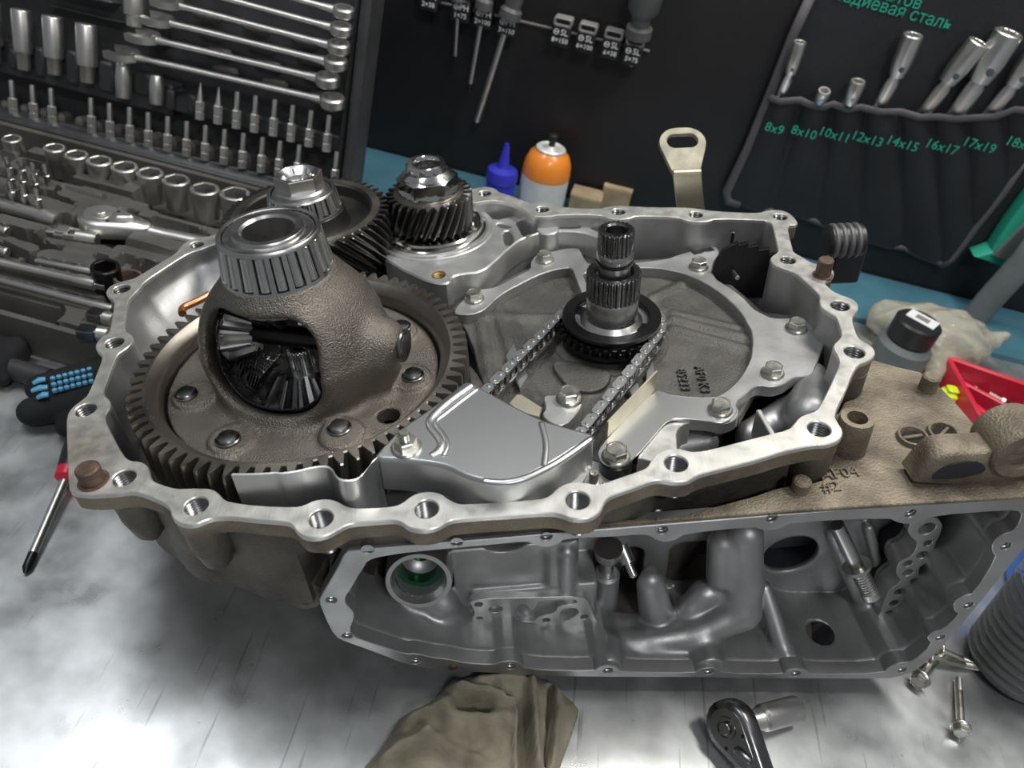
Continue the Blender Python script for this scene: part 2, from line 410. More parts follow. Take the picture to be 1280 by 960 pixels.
rail = [( -1.2, WY(-1.2)-.135), (1.2, WY(1.2)-.135), (1.2, WY(1.2)-.003), (-1.2, WY(-1.2)-.003)]
g = Geo().plate([(x, y-.45) for x, y in rail], (), .0002, .008, .001); g.obj('back_strip', 'blue_paint', bench)
g = Geo(); g.box(3.4, .04, 2.4, c=(0, .02, .9))
wall = g.obj('wall_back', 'wall_black', None, T(0, 1.062, 0) @ RZ(math.degrees(WALL_YAW)))
setp(wall, 'matt black back wall board above the workbench', None, None, 'structure')

# ------------------------------------------------------------------ gearbox case
OUT = [(264,295),(250,296.4),(236,300),(225,308),(220.6,316),(197,330),(172,345.6),(164,349),(150,352),(138,356.6),(131.6,364),(134,370.6),(142,375),(142.5,381.6),(138.6,405),(136,416),(127,420.6),(119,430),(120,438),(127.7,443.4),(127,450),(120.6,467),(111,490),(106.6,496.6),(89.4,509),(83,520),(83,542),(84,570),(85.5,609),(89,616.6),(111,619),(127,618),(146,617),(153.4,615.5),(166,614.5),(180,618),(194,624),(205,629),(213,637),(214,646),(220.6,652.5),(231.6,656.4),(245.6,655),(259.7,649),(269,646.7),(291,646),(322.5,650),(353.8,652),(364.7,655),(371,664.7),(380,671),(394,672.5),(410,669),(425.6,660),(438,654),(466.6,652),(490,650),(501,652),(508.8,658.4),(518,661.6),(530.6,662.7),(546,660),(558.8,652),(568,649),(604,646),(640,644),(666.9,641.6),(688.8,640.8),(701,643),(713.8,647.8),(726,649),(738.8,647),(749.7,640),(754,632),(756,626.7),(762,620.5),(776,615),(799.7,607),(812.5,601.6),(825,599.5),(839,602),(851.6,602),(861,600.8),(870,595),(881,590.6),(909,584),(956,572),(979,564),(1018,556),(1033.8,555.8),(1046,552),(1053,546),(1054,538),(1049,530),(1044.7,522.5),(1044.7,517.8),(1047.8,508),(1058.8,486.6),(1065,469.7),(1072.8,455.6),(1085,451.7),(1093,446),(1094.7,440),(1090,432),(1076,425),(1071,418),(1065,399.4),(1068,393),(1073.6,387),(1072.8,379),(1065,372.8),(1046,366.6),(1036.9,360),(1029.8,352.5),(1039,348),(1043.8,341.6),(1039,333.8),(1026,331),(1014,328),(1003,321),(992,315),(990.6,310),(986.7,294.7),(984,281.4),(998,280.5),(995,273.6),(987.5,266.6),(978,262.7),(967,262),(956,263.4),(950,265.8),(931,265.8),(893,263.8),(869.7,260.3),(852.5,259),(818,259),(787,257.5),(771,256.7),(758.8,258.3),(749,261),(720,260),(700.6,258.3),(692.8,255),(678.8,252.8),(664.7,253.6),(656.9,252),(641,245),(624,240.3),(621,236.4),(613,233.8),(602,233.3),(592,236),(560,240),(500,244),(430,246),(370,252),(320,268),(290,284)]
INN = [(263.6,306.6),(250,312),(236,316),(220.6,325.3),(180,352),(175,359.7),(162.8,372),(159.7,377),(157,392.5),(154.5,412),(161,416),(166,420),(166,426),(163,431),(156.6,436.4),(147,442.7),(142.5,452.8),(133,477.8),(128.4,490),(131.6,495),(138,501),(138,509),(131.6,518.4),(131.6,526),(137.8,538.8),(153.4,568.4),(162.8,576),(173.8,576),(183,580),(187,587),(188,596),(192.5,601.7),(205,606.4),(220.6,610.6),(236,610),(259.7,610),(268,612),(274,617),(278.8,623),(286.6,627),(322.5,632),(369,633.4),(380,631),(392.8,624.8),(408.4,622.8),(421,625.6),(430,631),(439.7,634.7),(463,634.7),(491.6,632.7),(502.5,628.8),(515,618.6),(527.5,614.7),(540,614),(552.5,617),(560,623),(571,628.8),(580.6,629.8),(640,626.4),(674.7,623.6),(687,619.7),(696.6,610),(707.5,604),(720,601.7),(732.5,603),(745,605.6),(757.5,603),(768,599),(800,588),(809,584),(814,575),(820,567),(831,562.5),(845,560),(853,561),(862.5,564),(873,564),(887.5,561.7),(956,543.8),(986,536.7),(993,528.8),(999,521),(1008.8,517),(1021,513),(1027.5,502),(1033.8,490),(1043,469.7),(1049,455.6),(1047.8,446),(1041.6,436.9),(1041.6,430.6),(1049,424),(1052.5,418),(1047.8,402.5),(1044.7,396),(1036.9,390.8),(1026,383.8),(1024,376.7),(1025,370.5),(1018,362),(1009,354),(993.8,340),(981,336),(967,330.6),(962.5,325),(964,320.5),(972.7,315),(971.9,308.8),(965.6,280.6),(961,276.7),(953,274.7),(894.7,273),(883.8,276.6),(871,277),(858.8,275.5),(849,271.6),(827.5,270),(793,269.7),(787,273),(771,274),(760,272),(754,269),(730,267.7),(696,268.4),(689.7,270),(675.6,270.8),(664,269.5),(656,262),(634,252),(612,250),(590,254),(560,254),(500,258),(430,260),(375,266),(330,280),(300,294)]
OUTc = chaikin(C2(OUT), 1); INNc = chaikin(C2(INN), 1)
HOLES = [(107,512,1),(155,597,1),(245,632,1),(401,648,1),(533,636,1),(722,625,1),(845,579,1),(1024,536,1),(1068,440,1),(1050,382,1),(985,325,.9),(975,271,.9),(870,268,.9),(773,264.5,.9),(678,261.5,.9),(606,241.5,.9),(143,428,1),(152,361,1),(246,305.5,.9)]
CASE_O = Vector((0, .40, -.13))
MCASE = MC @ T(*CASE_O)
case = thing('gearbox_case', 'open aluminium gearbox case with scalloped bolt flange tilted on the bench', 'gearbox case', MCASE)
def onc(M=None): return T(*(-CASE_O)) @ (M if M is not None else Matrix.Identity(4))
g = Geo(); g.plate(OUTc, [INNc]+[circle(*CP(x, y)[:2], .0066*s, 24) for x, y, s in HOLES], -.0032, 0, .0006)
mf = MATS['machined'].copy(); mf.name = 'machined_flange'; MATS['machined_flange'] = mf
_n, _l = mf.node_tree.nodes, mf.node_tree.links; _b = _n['Principled BSDF']; _src = _b.inputs['Base Color'].links[0].from_socket
_tc = _n.new('ShaderNodeTexCoord'); _ns = _n.new('ShaderNodeTexNoise'); _ns.inputs['Scale'].default_value = 130; _ns.inputs['Detail'].default_value = 6; _l.new(_tc.outputs['Object'], _ns.inputs['Vector'])
_ds = _n.new('ShaderNodeVectorMath'); _ds.operation = 'DISTANCE'; _l.new(_tc.outputs['Object'], _ds.inputs[0]); _ds.inputs[1].default_value = CP(100, 562)
_mr = _n.new('ShaderNodeMapRange'); _mr.inputs[1].default_value = .004; _mr.inputs[2].default_value = .034; _mr.inputs[3].default_value = .95; _mr.inputs[4].default_value = 0; _l.new(_ds.outputs['Value'], _mr.inputs[0])
_mu = _n.new('ShaderNodeMath'); _mu.operation = 'MULTIPLY'; _l.new(_mr.outputs[0], _mu.inputs[0]); _l.new(_ns.outputs['Fac'], _mu.inputs[1])
_mx = _n.new('ShaderNodeMix'); _mx.data_type = 'RGBA'; _l.new(_mu.outputs[0], _mx.inputs[0]); _l.new(_src, _mx.inputs[6]); _mx.inputs[7].default_value = (.22, .17, .06, 1); _l.new(_mx.outputs[2], _b.inputs['Base Color'])
flange = g.obj('flange', 'machined_flange', case, onc())
g = Geo(); g.plate(offset(OUTc, .0006 if sum(OUTc[k-1][0]*OUTc[k][1]-OUTc[k][0]*OUTc[k-1][1] for k in range(len(OUTc))) > 0 else -.0006), [offset(INNc, -.0012 if sum(INNc[k-1][0]*INNc[k][1]-INNc[k][0]*INNc[k-1][1] for k in range(len(INNc))) > 0 else .0012)]+[circle(*CP(x, y)[:2], .0074*s, 20) for x, y, s in HOLES], -.0135, -.0033); g.obj('flange_skirt', 'cast_dirty', case, onc())
setp(flange, 'bright machined joint face with threaded bolt holes')
for x, y, s in HOLES:
    c = CP(x, y); link('bolt_thread', thread_mesh(.0066*s, .022, 'steel_dark'), flange, T(c[0], c[1], -.0003))
# oil and dirt stained dowel pins
for px, py, r, h in ((117, 601, .0068, .011), (1028, 344, .0058, .014)):
    c = CP(px, py); g = Geo(); g.cyl(r, -.004, h, 24, ch=.0009); g.ring([(r*1.25, -.001), (r*1.3, .0006), (r*.99, .0006), (r*.99, -.001)], 24)
    setp(g.obj('dowel_pin', 'rust', case, onc(T(c[0], c[1], 0))), 'rusty dowel pin')
# inner wall: follows the flange down; next to the big gear it sweeps in like a bowl
GC = np.array([-.1389, .4091])
def pan_clamp(P, m=.004, z=0.0):
    return [(x, max(y, .2864+.0499*x+m) if (x > -.125 and z < -.008) else y) for x, y in P]
def wall_rings(lp, levels, pull):
    P = np.array(lp); rings = []
    d = P-GC; r = np.linalg.norm(d, axis=1); 
    wgt = np.clip((-.10-P[:, 0])/.06, 0, 1)*np.clip((P[:, 1]-.36)/.06, 0, 1); wgt = wgt*wgt*(3-2*wgt)
    for z, k in levels:
        tgt = GC+d/r[:, None]*np.minimum(r, .120)[:, None]
        Q = P+(tgt-P)*(wgt*k)[:, None]*pull; rings.append([(x, y, z) for x, y in pan_clamp(Q, .006 if z > -.036 else .006+(-.036-z)/1.15, z)])
    return rings
inn = resample(INNc, 420)
_in_ccw = offset(inn, -.0015) if sum(inn[k-1][0]*inn[k][1]-inn[k][0]*inn[k-1][1] for k in range(len(inn))) > 0 else offset(inn, .0015)
lv = [(-.012, 0), (-.016, .03), (-.024, .12), (-.032, .3), (-.0355, .42), (-.0365, .46), (-.039, .55), (-.044, .8), (-.047, 1.0), (-.055, 1.0), (-.065, 1.0), (-.078, 1.0)]
g = Geo(); g.loft(wall_rings(inn, [(-.0032, 0)]+lv, 1.0)); 

o = g.obj('inner_wall', 'cast_clean', case, onc(), smooth=50)
setp(o, 'grey cast inner wall')
g = Geo(); g.plate(clean([p[:2] for p in wall_rings(inn, [(-.078, 1.0)], 1.0)[0]], 1e-4), [circle(*GC, .034, 40)], -.081, -.0775); g.obj('chamber_floor', 'cavity_shade', case, onc())
# outer skin under the flange
ccw = sum(OUTc[k-1][0]*OUTc[k][1]-OUTc[k][0]*OUTc[k-1][1] for k in range(len(OUTc))) > 0
def inset(lp, d): return offset(lp, d if ccw else -d)
inc = resample(INNc, 360); inccw = sum(inc[k-1][0]*inc[k][1]-inc[k][0]*inc[k-1][1] for k in range(len(inc))) > 0
o2 = offset(inc, -.0055 if inccw else .0055)
def sm_ring(lp, it):
    P = np.array(lp)
    for _ in range(it): P = (P+np.roll(P, 1, 0)+np.roll(P, -1, 0))/3
    return P
A = sm_ring(o2, 6); ctr = np.array([.0, .44]); Bz = sm_ring(o2, 90)
g = Geo(); rings = [[(x, y, z) for x, y in pan_clamp(Q, .0025 if z > -.036 else .0025+(-.036-z)/1.15, z)] for z, Q in ((-.0135, o2), (-.0355, o2), (-.052, A), (-.068, A), (-.0835, A))]
g.loft(rings, cap1=True); setp(g.obj('outer_skin', 'cast_grey_dirty', case, onc(), 60), 'stained rough outer casting')
for x, y, s in HOLES:
    c = CP(x, y)
    if c[1] < .32 and c[0] > -.12: continue
    g = Geo(); g.lathe([(.0120*s, -.0135), (.0118*s, -.030), (.0085*s, -.046), (.004, -.052)], 20); g.obj('bolt_boss', 'cast_grey_dirty', case, onc(T(c[0], c[1], 0)))
# bell housing below, standing on the bench
def bench_z(x, y): return (0.0012-MC[2][3]-MC[2][0]*x-MC[2][1]*y)/MC[2][2]
g = Geo(); R = []
for s, f in ((.86, 0.0), (.80, .25), (.74, .55), (.70, .8), (.68, 1.0)):
    c2 = np.array([.02, .47]); P = c2+(Bz-c2)*s; P = [(x, max(y, .375 if x > -.10 else y)) for x, y in P]; R.append([(x, y, -.070+(bench_z(x, y)+.070)*f) for x, y in P])
g.loft(R, cap1=True); g.obj('bell_housing', 'cast_grey_dirty', case, onc(), 60)
# ------------------------------------------------------------------ differential with the big ring gear
def cthing(name, label, cat, x, y, zb): return thing(name, label, cat, MC @ T(x, y, zb)), T(0, 0, -zb)
def polar(r, a, z=0): return (r*math.cos(math.radians(a)), r*math.sin(math.radians(a)), z)
def roller_bearing(parent, B, rt, rb, z0, z1, bore, race, n, lean=0.0, name='bearing'):
    """tapered roller bearing: race is the part, cage and rollers hang from it"""
    fl = rt-.0036; g = Geo(); g.ring([(bore+.0014, z1+.0010), (bore, z1-.0006), (bore, z0), (race+.003, z0), (fl, z1-.005), (fl, z1-.0014), (fl-.0005, z1-.0010), (race+.0004, z1-.0010), (race, z1+.0004), (race-.0006, z1+.0010)], 56)
    b = g.obj(name, 'steel', parent, B)
    g = Geo(); H = z1-z0; rc = lambda z: rb+(rt-rb)*(z-z0)/H
    za, zb_ = z0+H*.13, z1-H*.10; th = .0011
    g.ring([(rc(z1)-.0028, z1-.0002), (rc(z1)-.001, z1), (rc(z1), z1-.001), (rc(zb_), zb_), (rc(zb_)-th, zb_), (rc(z1)-.0028, z1-.0014)], 60)
    g.ring([(rc(za)-th, za), (rc(za), za), (rc(z0), z0+.0006), (rc(z0)-.0006, z0), (rc(z0)-th*2, z0)], 60)
    for k in range(n):
        a = 360/n*(k+.5); w_ = 360/n*.15; V = []
        for z in (za-.0003, zb_+.0003):
            for r_ in (rc(z), rc(z)-th*1.3):
                for s in (-1, 1): V.append(polar(r_, a+s*w_, z))
        g.add(V, [(0, 1, 5, 4), (1, 3, 7, 5), (3, 2, 6, 7), (2, 0, 4, 6)])
    g.obj('cage', 'steel', b)
    g = Geo(); g.ring([(fl+.0002, z0+.001), (fl+.0009, z0+.001), (fl+.0009, z1-.002), (fl+.0002, z1-.002)], 48); g.obj('gap_shade', 'oil_shade_black', b)  # added black sleeve: paints the shade in the gaps between rollers
    L = (zb_-za)*.97; tilt = math.degrees(math.atan2(rb-rt, H)); rr = (rt+rb)/2*math.sin(PI/n)*.62
    me = Geo().cyl(rr*1.04, -L/2, L/2, 14, ch=.0004, r1=rr*.95).mesh('roller', 'chrome')
    zc = (za+zb_)/2
    for k in range(n):
        a = 360/n*k; link('roller', me, b, RZ(a) @ T(rc(zc)-rr*.95, 0, zc) @ RY(-tilt))
    return b
diff, B = cthing('differential', 'differential with large ring gear, cast carrier and roller bearing on top', 'differential', GC[0], GC[1], -.048)
g = Geo(); gear(g, 73, .1104, .1012, -.028, .010, .0985, helix=math.radians(3), nz=5, tip=.24, root=.26, caps=False, ch=.0008)
pr = gear_profile(73, .1104, .1012, .24, .26); tw = math.radians(3)
for z, k in ((.010, 0), (-.028, 1)):
    tz = tw if not k else 0
    o_ = [((r-.0008)*math.cos(a+tz), (r-.0008)*math.sin(a+tz), z) for a, r in pr]; i_ = [(.0990*math.cos(a+tz), .0990*math.sin(a+tz), z) for a, r in pr]
    g.loft([i_, o_] if k else [o_, i_])
g.lathe([(.0915, -.028), (.0915, .0015), (.0935, .0048), (.0975, .0088), (.0992, .010)][::-1], 96, cap=False)
setp(g.obj('ring_gear', 'gear_steel', diff, B), 'dark toothed ring gear')
def f_carrier(X, Y, Z):
    X0, Y0 = X, Y; ca, sa = math.cos(math.radians(-15)), math.sin(math.radians(-15)); X, Y = X0*ca+Y0*sa, -X0*sa+Y0*ca
    P = (X, Y, Z)
    dome = s_ell(P, (0, 0, .028), (.0590, .0590, .0565))
    dome = smin(dome, s_cyl(P, (0, 0), .055, -.004, .026), .012)
    neck = s_cyl(P, (0, 0), .0315, .03, .0765)
    d = smin(dome, neck, .012)
    for a in (0,):      # side boss round the cross pin
        c, s = math.cos(math.radians(a)), math.sin(math.radians(a))
        d = smin(d, s_cap(P, (c*.030, s*.03, .030), (c*.0595, s*.0595, .030), .0165), .010)
        d = smin(d, s_box(X, Y, Z, (c*.052, s*.05, .008), (.012, .016, .018), .006), .012)
    P = (X0, Y0, Z); d = smin(d, s_cyl(P, (0, 0), .0895, -.016, -.004), .008)
    for a in (-164, -118, -62, -9, 36, 80, 118, 156):   # pads under the rivets
        x, y, _ = polar(.072, a); d = smin(d, s_cyl(P, (x, y), .0135, -.012, -.001), .004)
    cav = s_ell(P, (0, 0, .022), (.050, .050, .047))
    win = s_box(X+.002, Y, Z, (0, 0, .0345), (.0375, .20, .0310), .022)
    d = smax(d, -cav, .004); d = smax(d, -win, .009)
    d = np.maximum(d, -s_cyl(P, (0, 0), .0155, .04, .12))
    x, y, _ = polar(.076, -37.6); d = smax(d, -s_cyl(P, (x, y), .0072, -.03, .02), .001)
    return d
carrier = sdf_obj('carrier', f_carrier, (-.095, -.095, -.020), (.095, .095, .082), .0013, 'iron', diff, B)
setp(carrier, 'rough cast iron carrier with wide window')
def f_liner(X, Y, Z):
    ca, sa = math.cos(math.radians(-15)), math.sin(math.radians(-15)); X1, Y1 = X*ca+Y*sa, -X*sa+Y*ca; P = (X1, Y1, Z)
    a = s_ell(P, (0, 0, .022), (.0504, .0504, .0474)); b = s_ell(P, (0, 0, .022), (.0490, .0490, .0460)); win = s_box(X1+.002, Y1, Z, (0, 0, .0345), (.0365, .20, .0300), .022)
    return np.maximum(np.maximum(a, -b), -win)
setp(sdf_obj('oily_interior', f_liner, (-.053, -.053, -.028), (.053, .053, .072), .0014, 'oil_shade_black', diff, B), 'black oil coated inside of the carrier')
for a, r in ((-164, .0765), (-118, .0745), (-62, .068), (-9, .0745), (36, .0755), (80, .0755), (118, .0755), (156, .078)):
    x, y, _ = polar(r, a)
    g = Geo(); g.lathe([(.0062, -.003), (.0062, .0014), (.0056, .0022), (.003, .0026), (.0001, .0027)], 24)
    g.ring([(.0076, -.003), (.0076, .0001), (.0070, .0006), (.0063, .0001)], 24); g.obj('rivet', 'steel_dark', diff, B @ T(x, y, 0))
for s in (1,):
    g = Geo(); g.cyl(.0085, 0, .002, 28, ch=.0004); g.ring([(.0108, 0), (.0106, .0012), (.0088, .0014), (.0088, 0)], 28)
    g.obj('cross_pin', 'steel_dark', diff, B @ RZ(-15 if s > 0 else 165) @ T(.0745, 0, .030) @ RY(90))
def bevel(n, r1, r2, h, m, name, parent, M):
    g = Geo(); R = []
    for t, z in ((0, 0), (.5, h*.5), (1, h)):
        ro = r1+(r2-r1)*t; rr = ro-.24*ro
        R.append([((r)*math.cos(a), r*math.sin(a), z-(0 if r > (ro+rr)/2 else .0)) for a, r in gear_profile(n, ro, rr, .24, .30)])
    g.loft(R, cap0=True, cap1=True); g.cyl(r1*.98, -.006, 0, 28); return g.obj(name, m, parent, M, 30)
bevel(14, .036, .020, .017, 'steel_dark', 'side_gear', diff, B @ T(0, 0, -.012))
bevel(14, .034, .020, .015, 'steel_dark', 'side_gear', diff, B @ T(0, 0, .062) @ RX(180))
for s in (1, -1): bevel(10, .022, .013, .017, 'steel', 'pinion_gear', diff, B @ RZ(-15 if s > 0 else 165) @ T(.043, 0, .027) @ RY(-90))
Geo().cyl(.0075, -.06, .06, 20).obj('cross_shaft', 'black_steel', diff, B @ RZ(-15) @ T(0, 0, .027) @ RY(90))
g = Geo(); gear(g, 18, .0085, .007, -.01, .006, .004, nz=2); g.obj('shaft_end', 'steel', diff, B @ T(0, 0, .012))
setp(roller_bearing(diff, B, .0302, .0338, .0765, .1045, .0155, .0213, 20), 'polished tapered roller bearing')
Geo().cyl(.032, -.046, -.014, 40).obj('lower_hub', 'iron', diff, B)

# ------------------------------------------------------------------ transfer gear behind it
TC = (-.166, .592)
tg, B = cthing('transfer_gear', 'helical transfer gear with hexagon nut and small roller bearing behind the differential', 'gear', TC[0], TC[1], -.030)
g = Geo(); gear(g, 49, .0688, .0622, -.012, .025, .0555, helix=math.radians(-30), nz=8, tip=.22, root=.22, ch=.0007)
g.lathe([(.0558, .025), (.0535, .0235), (.0515, .0150), (.044, .0120), (.036, .0135), (.0335, .018), (.0325, .027), (.026, .027)][::-1], 72, cap=False)
g.obj('gear_rim', 'gear_dark', tg, B)
g = Geo(); g.lathe([(.0554, .0252), (.0618, .0252)], 72, cap=False); g.obj('rim_face', 'gear_steel', tg, B)
roller_bearing(tg, B, .0275, .0308, .027, .0445, .016, .0205, 17)
g = Geo(); g.lathe([(.0215, .0435), (.0215, .0455), (.0200, .0470)], 40)
n6 = [(.0196*math.cos(PI/3*i+.35), .0196*math.sin(PI/3*i+.35)) for i in range(6)]
g.plate(n6, [circle(0, 0, .0155, 24)], .046, .0585, .0006)
g.lathe([(.0155, .0585), (.0125, .0560), (.0085, .0535), (.008, .050), (.0001, .050)][::-1], 24, cap=False)
nut = g.obj('nut', 'steel', tg, B)
g = Geo(); [g.box(.0035, .0022, .004, RZ(60*k) @ T(.0112, 0, .0556) @ RY(28), .0006) for k in range(6)]; g.obj('notch_ring', 'chrome', nut)
Geo().cyl(.024, -.028, .027, 32).obj('hub', 'iron', tg, B)

# ------------------------------------------------------------------ output pinion with flanged nut
PCN = (-.0646, .620)
pg, B = cthing('output_pinion', 'small helical pinion gear under a chrome flanged nut', 'gear', PCN[0], PCN[1], -.030)
g = Geo(); gear(g, 27, .0374, .0312, -.0045, .0245, .020, helix=math.radians(24), nz=10, tip=.22, root=.24, ch=.0008)
g.obj('gear_body', 'gear_dark', pg, B)
g = Geo(); g.lathe([(.021, .0247), (.0305, .0247)], 60, cap=False); g.obj('rim_face', 'gear_steel', pg, B)
g = Geo(); g.lathe([(.0262, .0247), (.0266, .0262), (.0258, .0285)], 48); g.ngon(.0262, .0265, .0415, 6, ch=.0025, rot=.12)
g.lathe([(.0222, .0405), (.0190, .0435), (.0175, .0445), (.0172, .0495), (.0158, .0515), (.0122, .0515), (.0112, .0500), (.0108, .036), (.0001, .036)], 40, cap=False)
nut = g.obj('flanged_nut', 'chrome', pg, B, 40)
g = Geo(); g.ring([(.0106, .0400), (.0108, .0485), (.0102, .0485), (.0098, .04)], 30); g.obj('threaded_shaft', 'steel_dark', nut)
g = Geo(); g.lathe([(.0300, -.0065), (.0405, -.0065), (.0415, -.0050), (.0432, -.0048), (.0448, -.0062), (.0455, -.0092), (.0478, -.0096), (.0484, -.0125), (.0484, -.026)][::-1], 64, cap=False); setp(g.obj('hub_ring', 'chrome', pg, B), 'bright turned hub ring')

# ------------------------------------------------------------------ splined input shaft with chain sprocket
SC = (.0764, .4727)
sh, B = cthing('splined_shaft', 'upright splined input shaft with chain sprocket at its foot', 'shaft', SC[0], SC[1], -.034)
g = Geo(); gear(g, 22, .0127, .0112, .043, .0602, .0095, nz=2, tip=.34, root=.28, ch=.0008)
g.lathe([(.0001, .040), (.0070, .040), (.0072, .0590), (.0085, .0604), (.0098, .0604)], 32, cap=False)
setp(g.obj('upper_spline', 'steel_dark', sh, B), 'hollow upper spline')
g = Geo(); g.lathe([(.0115, .022), (.0115, .0330), (.0128, .0340), (.0128, .0355), (.0116, .0362), (.0116, .0376), (.0130, .0384), (.0132, .0410), (.0124, .0432), (.0108, .0436)], 40); g.obj('neck', 'steel', sh, B)
g = Geo(); g.ring([(.0116, .0336), (.0131, .0343), (.0131, .0357), (.0116, .0362)], 40); g.obj('seal_ring', 'oil_shade_black', sh, B)
g = Geo(); gear(g, 30, .0196, .0178, .0065, .0272, .0145, nz=2, tip=.32, root=.28, ch=.0008); g.lathe([(.0115, .021), (.0140, .0215), (.0147, .0272)], 40, cap=False)
setp(g.obj('lower_spline', 'steel_dark', sh, B), 'wide lower spline')
g = Geo(); g.lathe([(.0232, -.0165), (.0232, -.0145), (.0215, -.0128), (.0196, -.0110), (.0190, -.0080), (.0190, .0050), (.0180, .0066)], 56); g.obj('sleeve', 'steel', sh, B)
g = Geo(); g.ring([(.0272, -.0118), (.0282, -.0104), (.0358, -.0100), (.0368, -.0110), (.0368, -.0135), (.0355, -.0145), (.0272, -.0145)], 72); g.obj('sprocket_ring', 'black_steel', sh, B)
g = Geo(); g.ring([(.0180, -.0160), (.0274, -.0150), (.0274, -.0170), (.0180, -.0180)], 56); g.obj('sprocket_web', 'tin', sh, B)
for k in range(4): Geo().box(.0055, .010, .0008, RZ(90*k+150) @ T(.0245, 0, -.0147), .0002).obj('web_slot', 'oil_shade_black', sh, B)
g = Geo(); gear(g, 34, .0398, .0352, -.024, -.0185, .020, nz=1, tip=.2, root=.45); g.obj('sprocket', 'black_steel', sh, B)
g = Geo(); g.ring([(.0345, -.0275), (.0385, -.0262), (.0385, -.0240), (.0345, -.0240)], 60); g.obj('sprocket_base', 'black_steel', sh, B)

# ------------------------------------------------------------------ drive chain
PITCH = .00735; R_S = 32*PITCH/(2*PI)*1.0; NL = 76
Lc = (NL*PITCH-2*PI*R_S)/2; cd = np.array([-.555, -.832]); cd /= np.linalg.norm(cd); cn = np.array([-cd[1], cd[0]])
chain, B = cthing('drive_chain', 'steel link drive chain running from the splined shaft under the silver baffle', 'chain', SC[0], SC[1], -.027)
def chain_pt(s):
    s %= NL*PITCH
    if s < Lc: return np.array(cn)*R_S+cd*s, cd            # right hand run going down
    s -= Lc
    if s < PI*R_S: a = s/R_S; return cd*Lc+cn*R_S*math.cos(a)+cd*R_S*math.sin(a), -cn*math.sin(a)+cd*math.cos(a)
    s -= PI*R_S
    if s < Lc: return cd*(Lc-s)-cn*R_S, -cd
    s -= Lc; a = s/R_S; return -cn*R_S*math.cos(a)-cd*R_S*math.sin(a), cn*math.sin(a)-cd*math.cos(a)
def eight(L, r, wst):
    return capsule2((-L/2, 0), (L/2, 0), r, n=14)
gO, gI = Geo(), Geo()
for z in (-.0160, -.0258): gO.plate(eight(PITCH, .0036, .8), (), z-.0010, z, .0002)
for x in (-PITCH/2, PITCH/2): gO.lathe([(.0013, -.0265), (.0013, -.0156), (.0009, -.0151), (.0001, -.0151)], 12, T(x, 0, 0))
for z in (-.0173, -.0245): gI.plate(eight(PITCH, .0034, .8), (), z-.0011, z, .0002)
for x in (-PITCH/2, PITCH/2): gI.cyl(.0022, -.0245, -.0184, 12, T(x, 0, 0))
mO, mI = gO.mesh('chain_link', 'tin'), gI.mesh('chain_link', 'steel_dark')
for k in range(NL):
    al = float(np.dot(chain_pt((k+.5)*PITCH)[0], cd)); sd_ = float(np.dot(chain_pt((k+.5)*PITCH)[0], cn))
    if al > (.138 if sd_ > 0 else .122): continue      # runs on under the baffle
    p0, p1 = chain_pt(k*PITCH)[0], chain_pt((k+1)*PITCH)[0]; c = (p0+p1)/2; a = math.degrees(math.atan2(p1[1]-p0[1], p1[0]-p0[0]))
    link('chain_link', mO if k % 2 == 0 else mI, chain, B @ T(c[0], c[1], 0) @ RZ(a))
# ------------------------------------------------------------------ pump cover on the right
ZP = -.027
cov, B = cthing('pump_cover', 'round dark cast pump cover with grey machined rim and hex bolts', 'pump cover', SC[0], SC[1], -.050)
BO = B @ T(-SC[0], -SC[1], 0)
RIMO = [(567,388),(580,373),(593,362),(607,361),(619,359),(635,351),(650,343),(664,336),(663,328),(669,319),(681,314),(691,314),(703,311),(721,309.4),(725,312),(732,327),(741,331),(770,330),(796,328),(833,324),(849,318),(870,312),(893,307.5),(897.5,310),(899.5,318),(895,325),(890,331),(892,347),(910,358),(927.5,370),(941.6,386),(952.5,392),(965,397.7),(980,398),(995,396),(1010,401),(1016,410),(1022,418),(1031,425),(1029,434),(1019.7,459),(1014,470),(996,470),(988,474),(980,480),(965,484),(949,481),(940,485),(933.8,492),(922.8,499.7),(920.5,506),(924,513.8),(922.8,521.6),(913,528),(900,530),(887,526),(863,524.7),(840,524),(825,520),(808,508),(812,494),(825,488),(840,494)]
inner = C2([(893,497),(907,490),(922.8,476),(933.8,459),(939.5,445),(940,436),(941,428),(940,418),(938,410),(933.8,404),(930.6,397),(921,384),(902.5,367),(879,351.6),(855.6,341.4),(840,338),(825,335),(800,334),(780,336),(760,340),(742,341),(731,340),(728.5,345),(741,368),(748,380),(735,385),(727,366),(719,345),(714.7,334),(700,335.5),(685,339),(667,346),(653.8,353),(635,362.5),(621,372),(612,381),(604,388),(590,393),(570,393)], ZP)
RIM = C2(RIMO, ZP)
g = Geo(); g.plate(chaikin(RIM+inner, 1), (), -.036, ZP, .0006); setp(g.obj('rim', 'cast_clean', cov, BO), 'grey machined rim plate')
BODY = C2([(565,385),(578,370),(610,358),(664,333),(685,310),(725,306),(745,328),(833,322),(895,306),(900,320),(915,356),(955,390),(1005,395),(1033,425),(1018,472),(945,486),(926,520),(900,533),(840,527),(795,540),(770,585),(700,560),(640,520),(604,480),(598,462),(592,436),(583,414),(571,394)], -.036)
bx = [p[0] for p in BODY]; by = [p[1] for p in BODY]
def P3(px, py, z=-.034): c = CP(px, py, z); return (c[0], c[1], z)
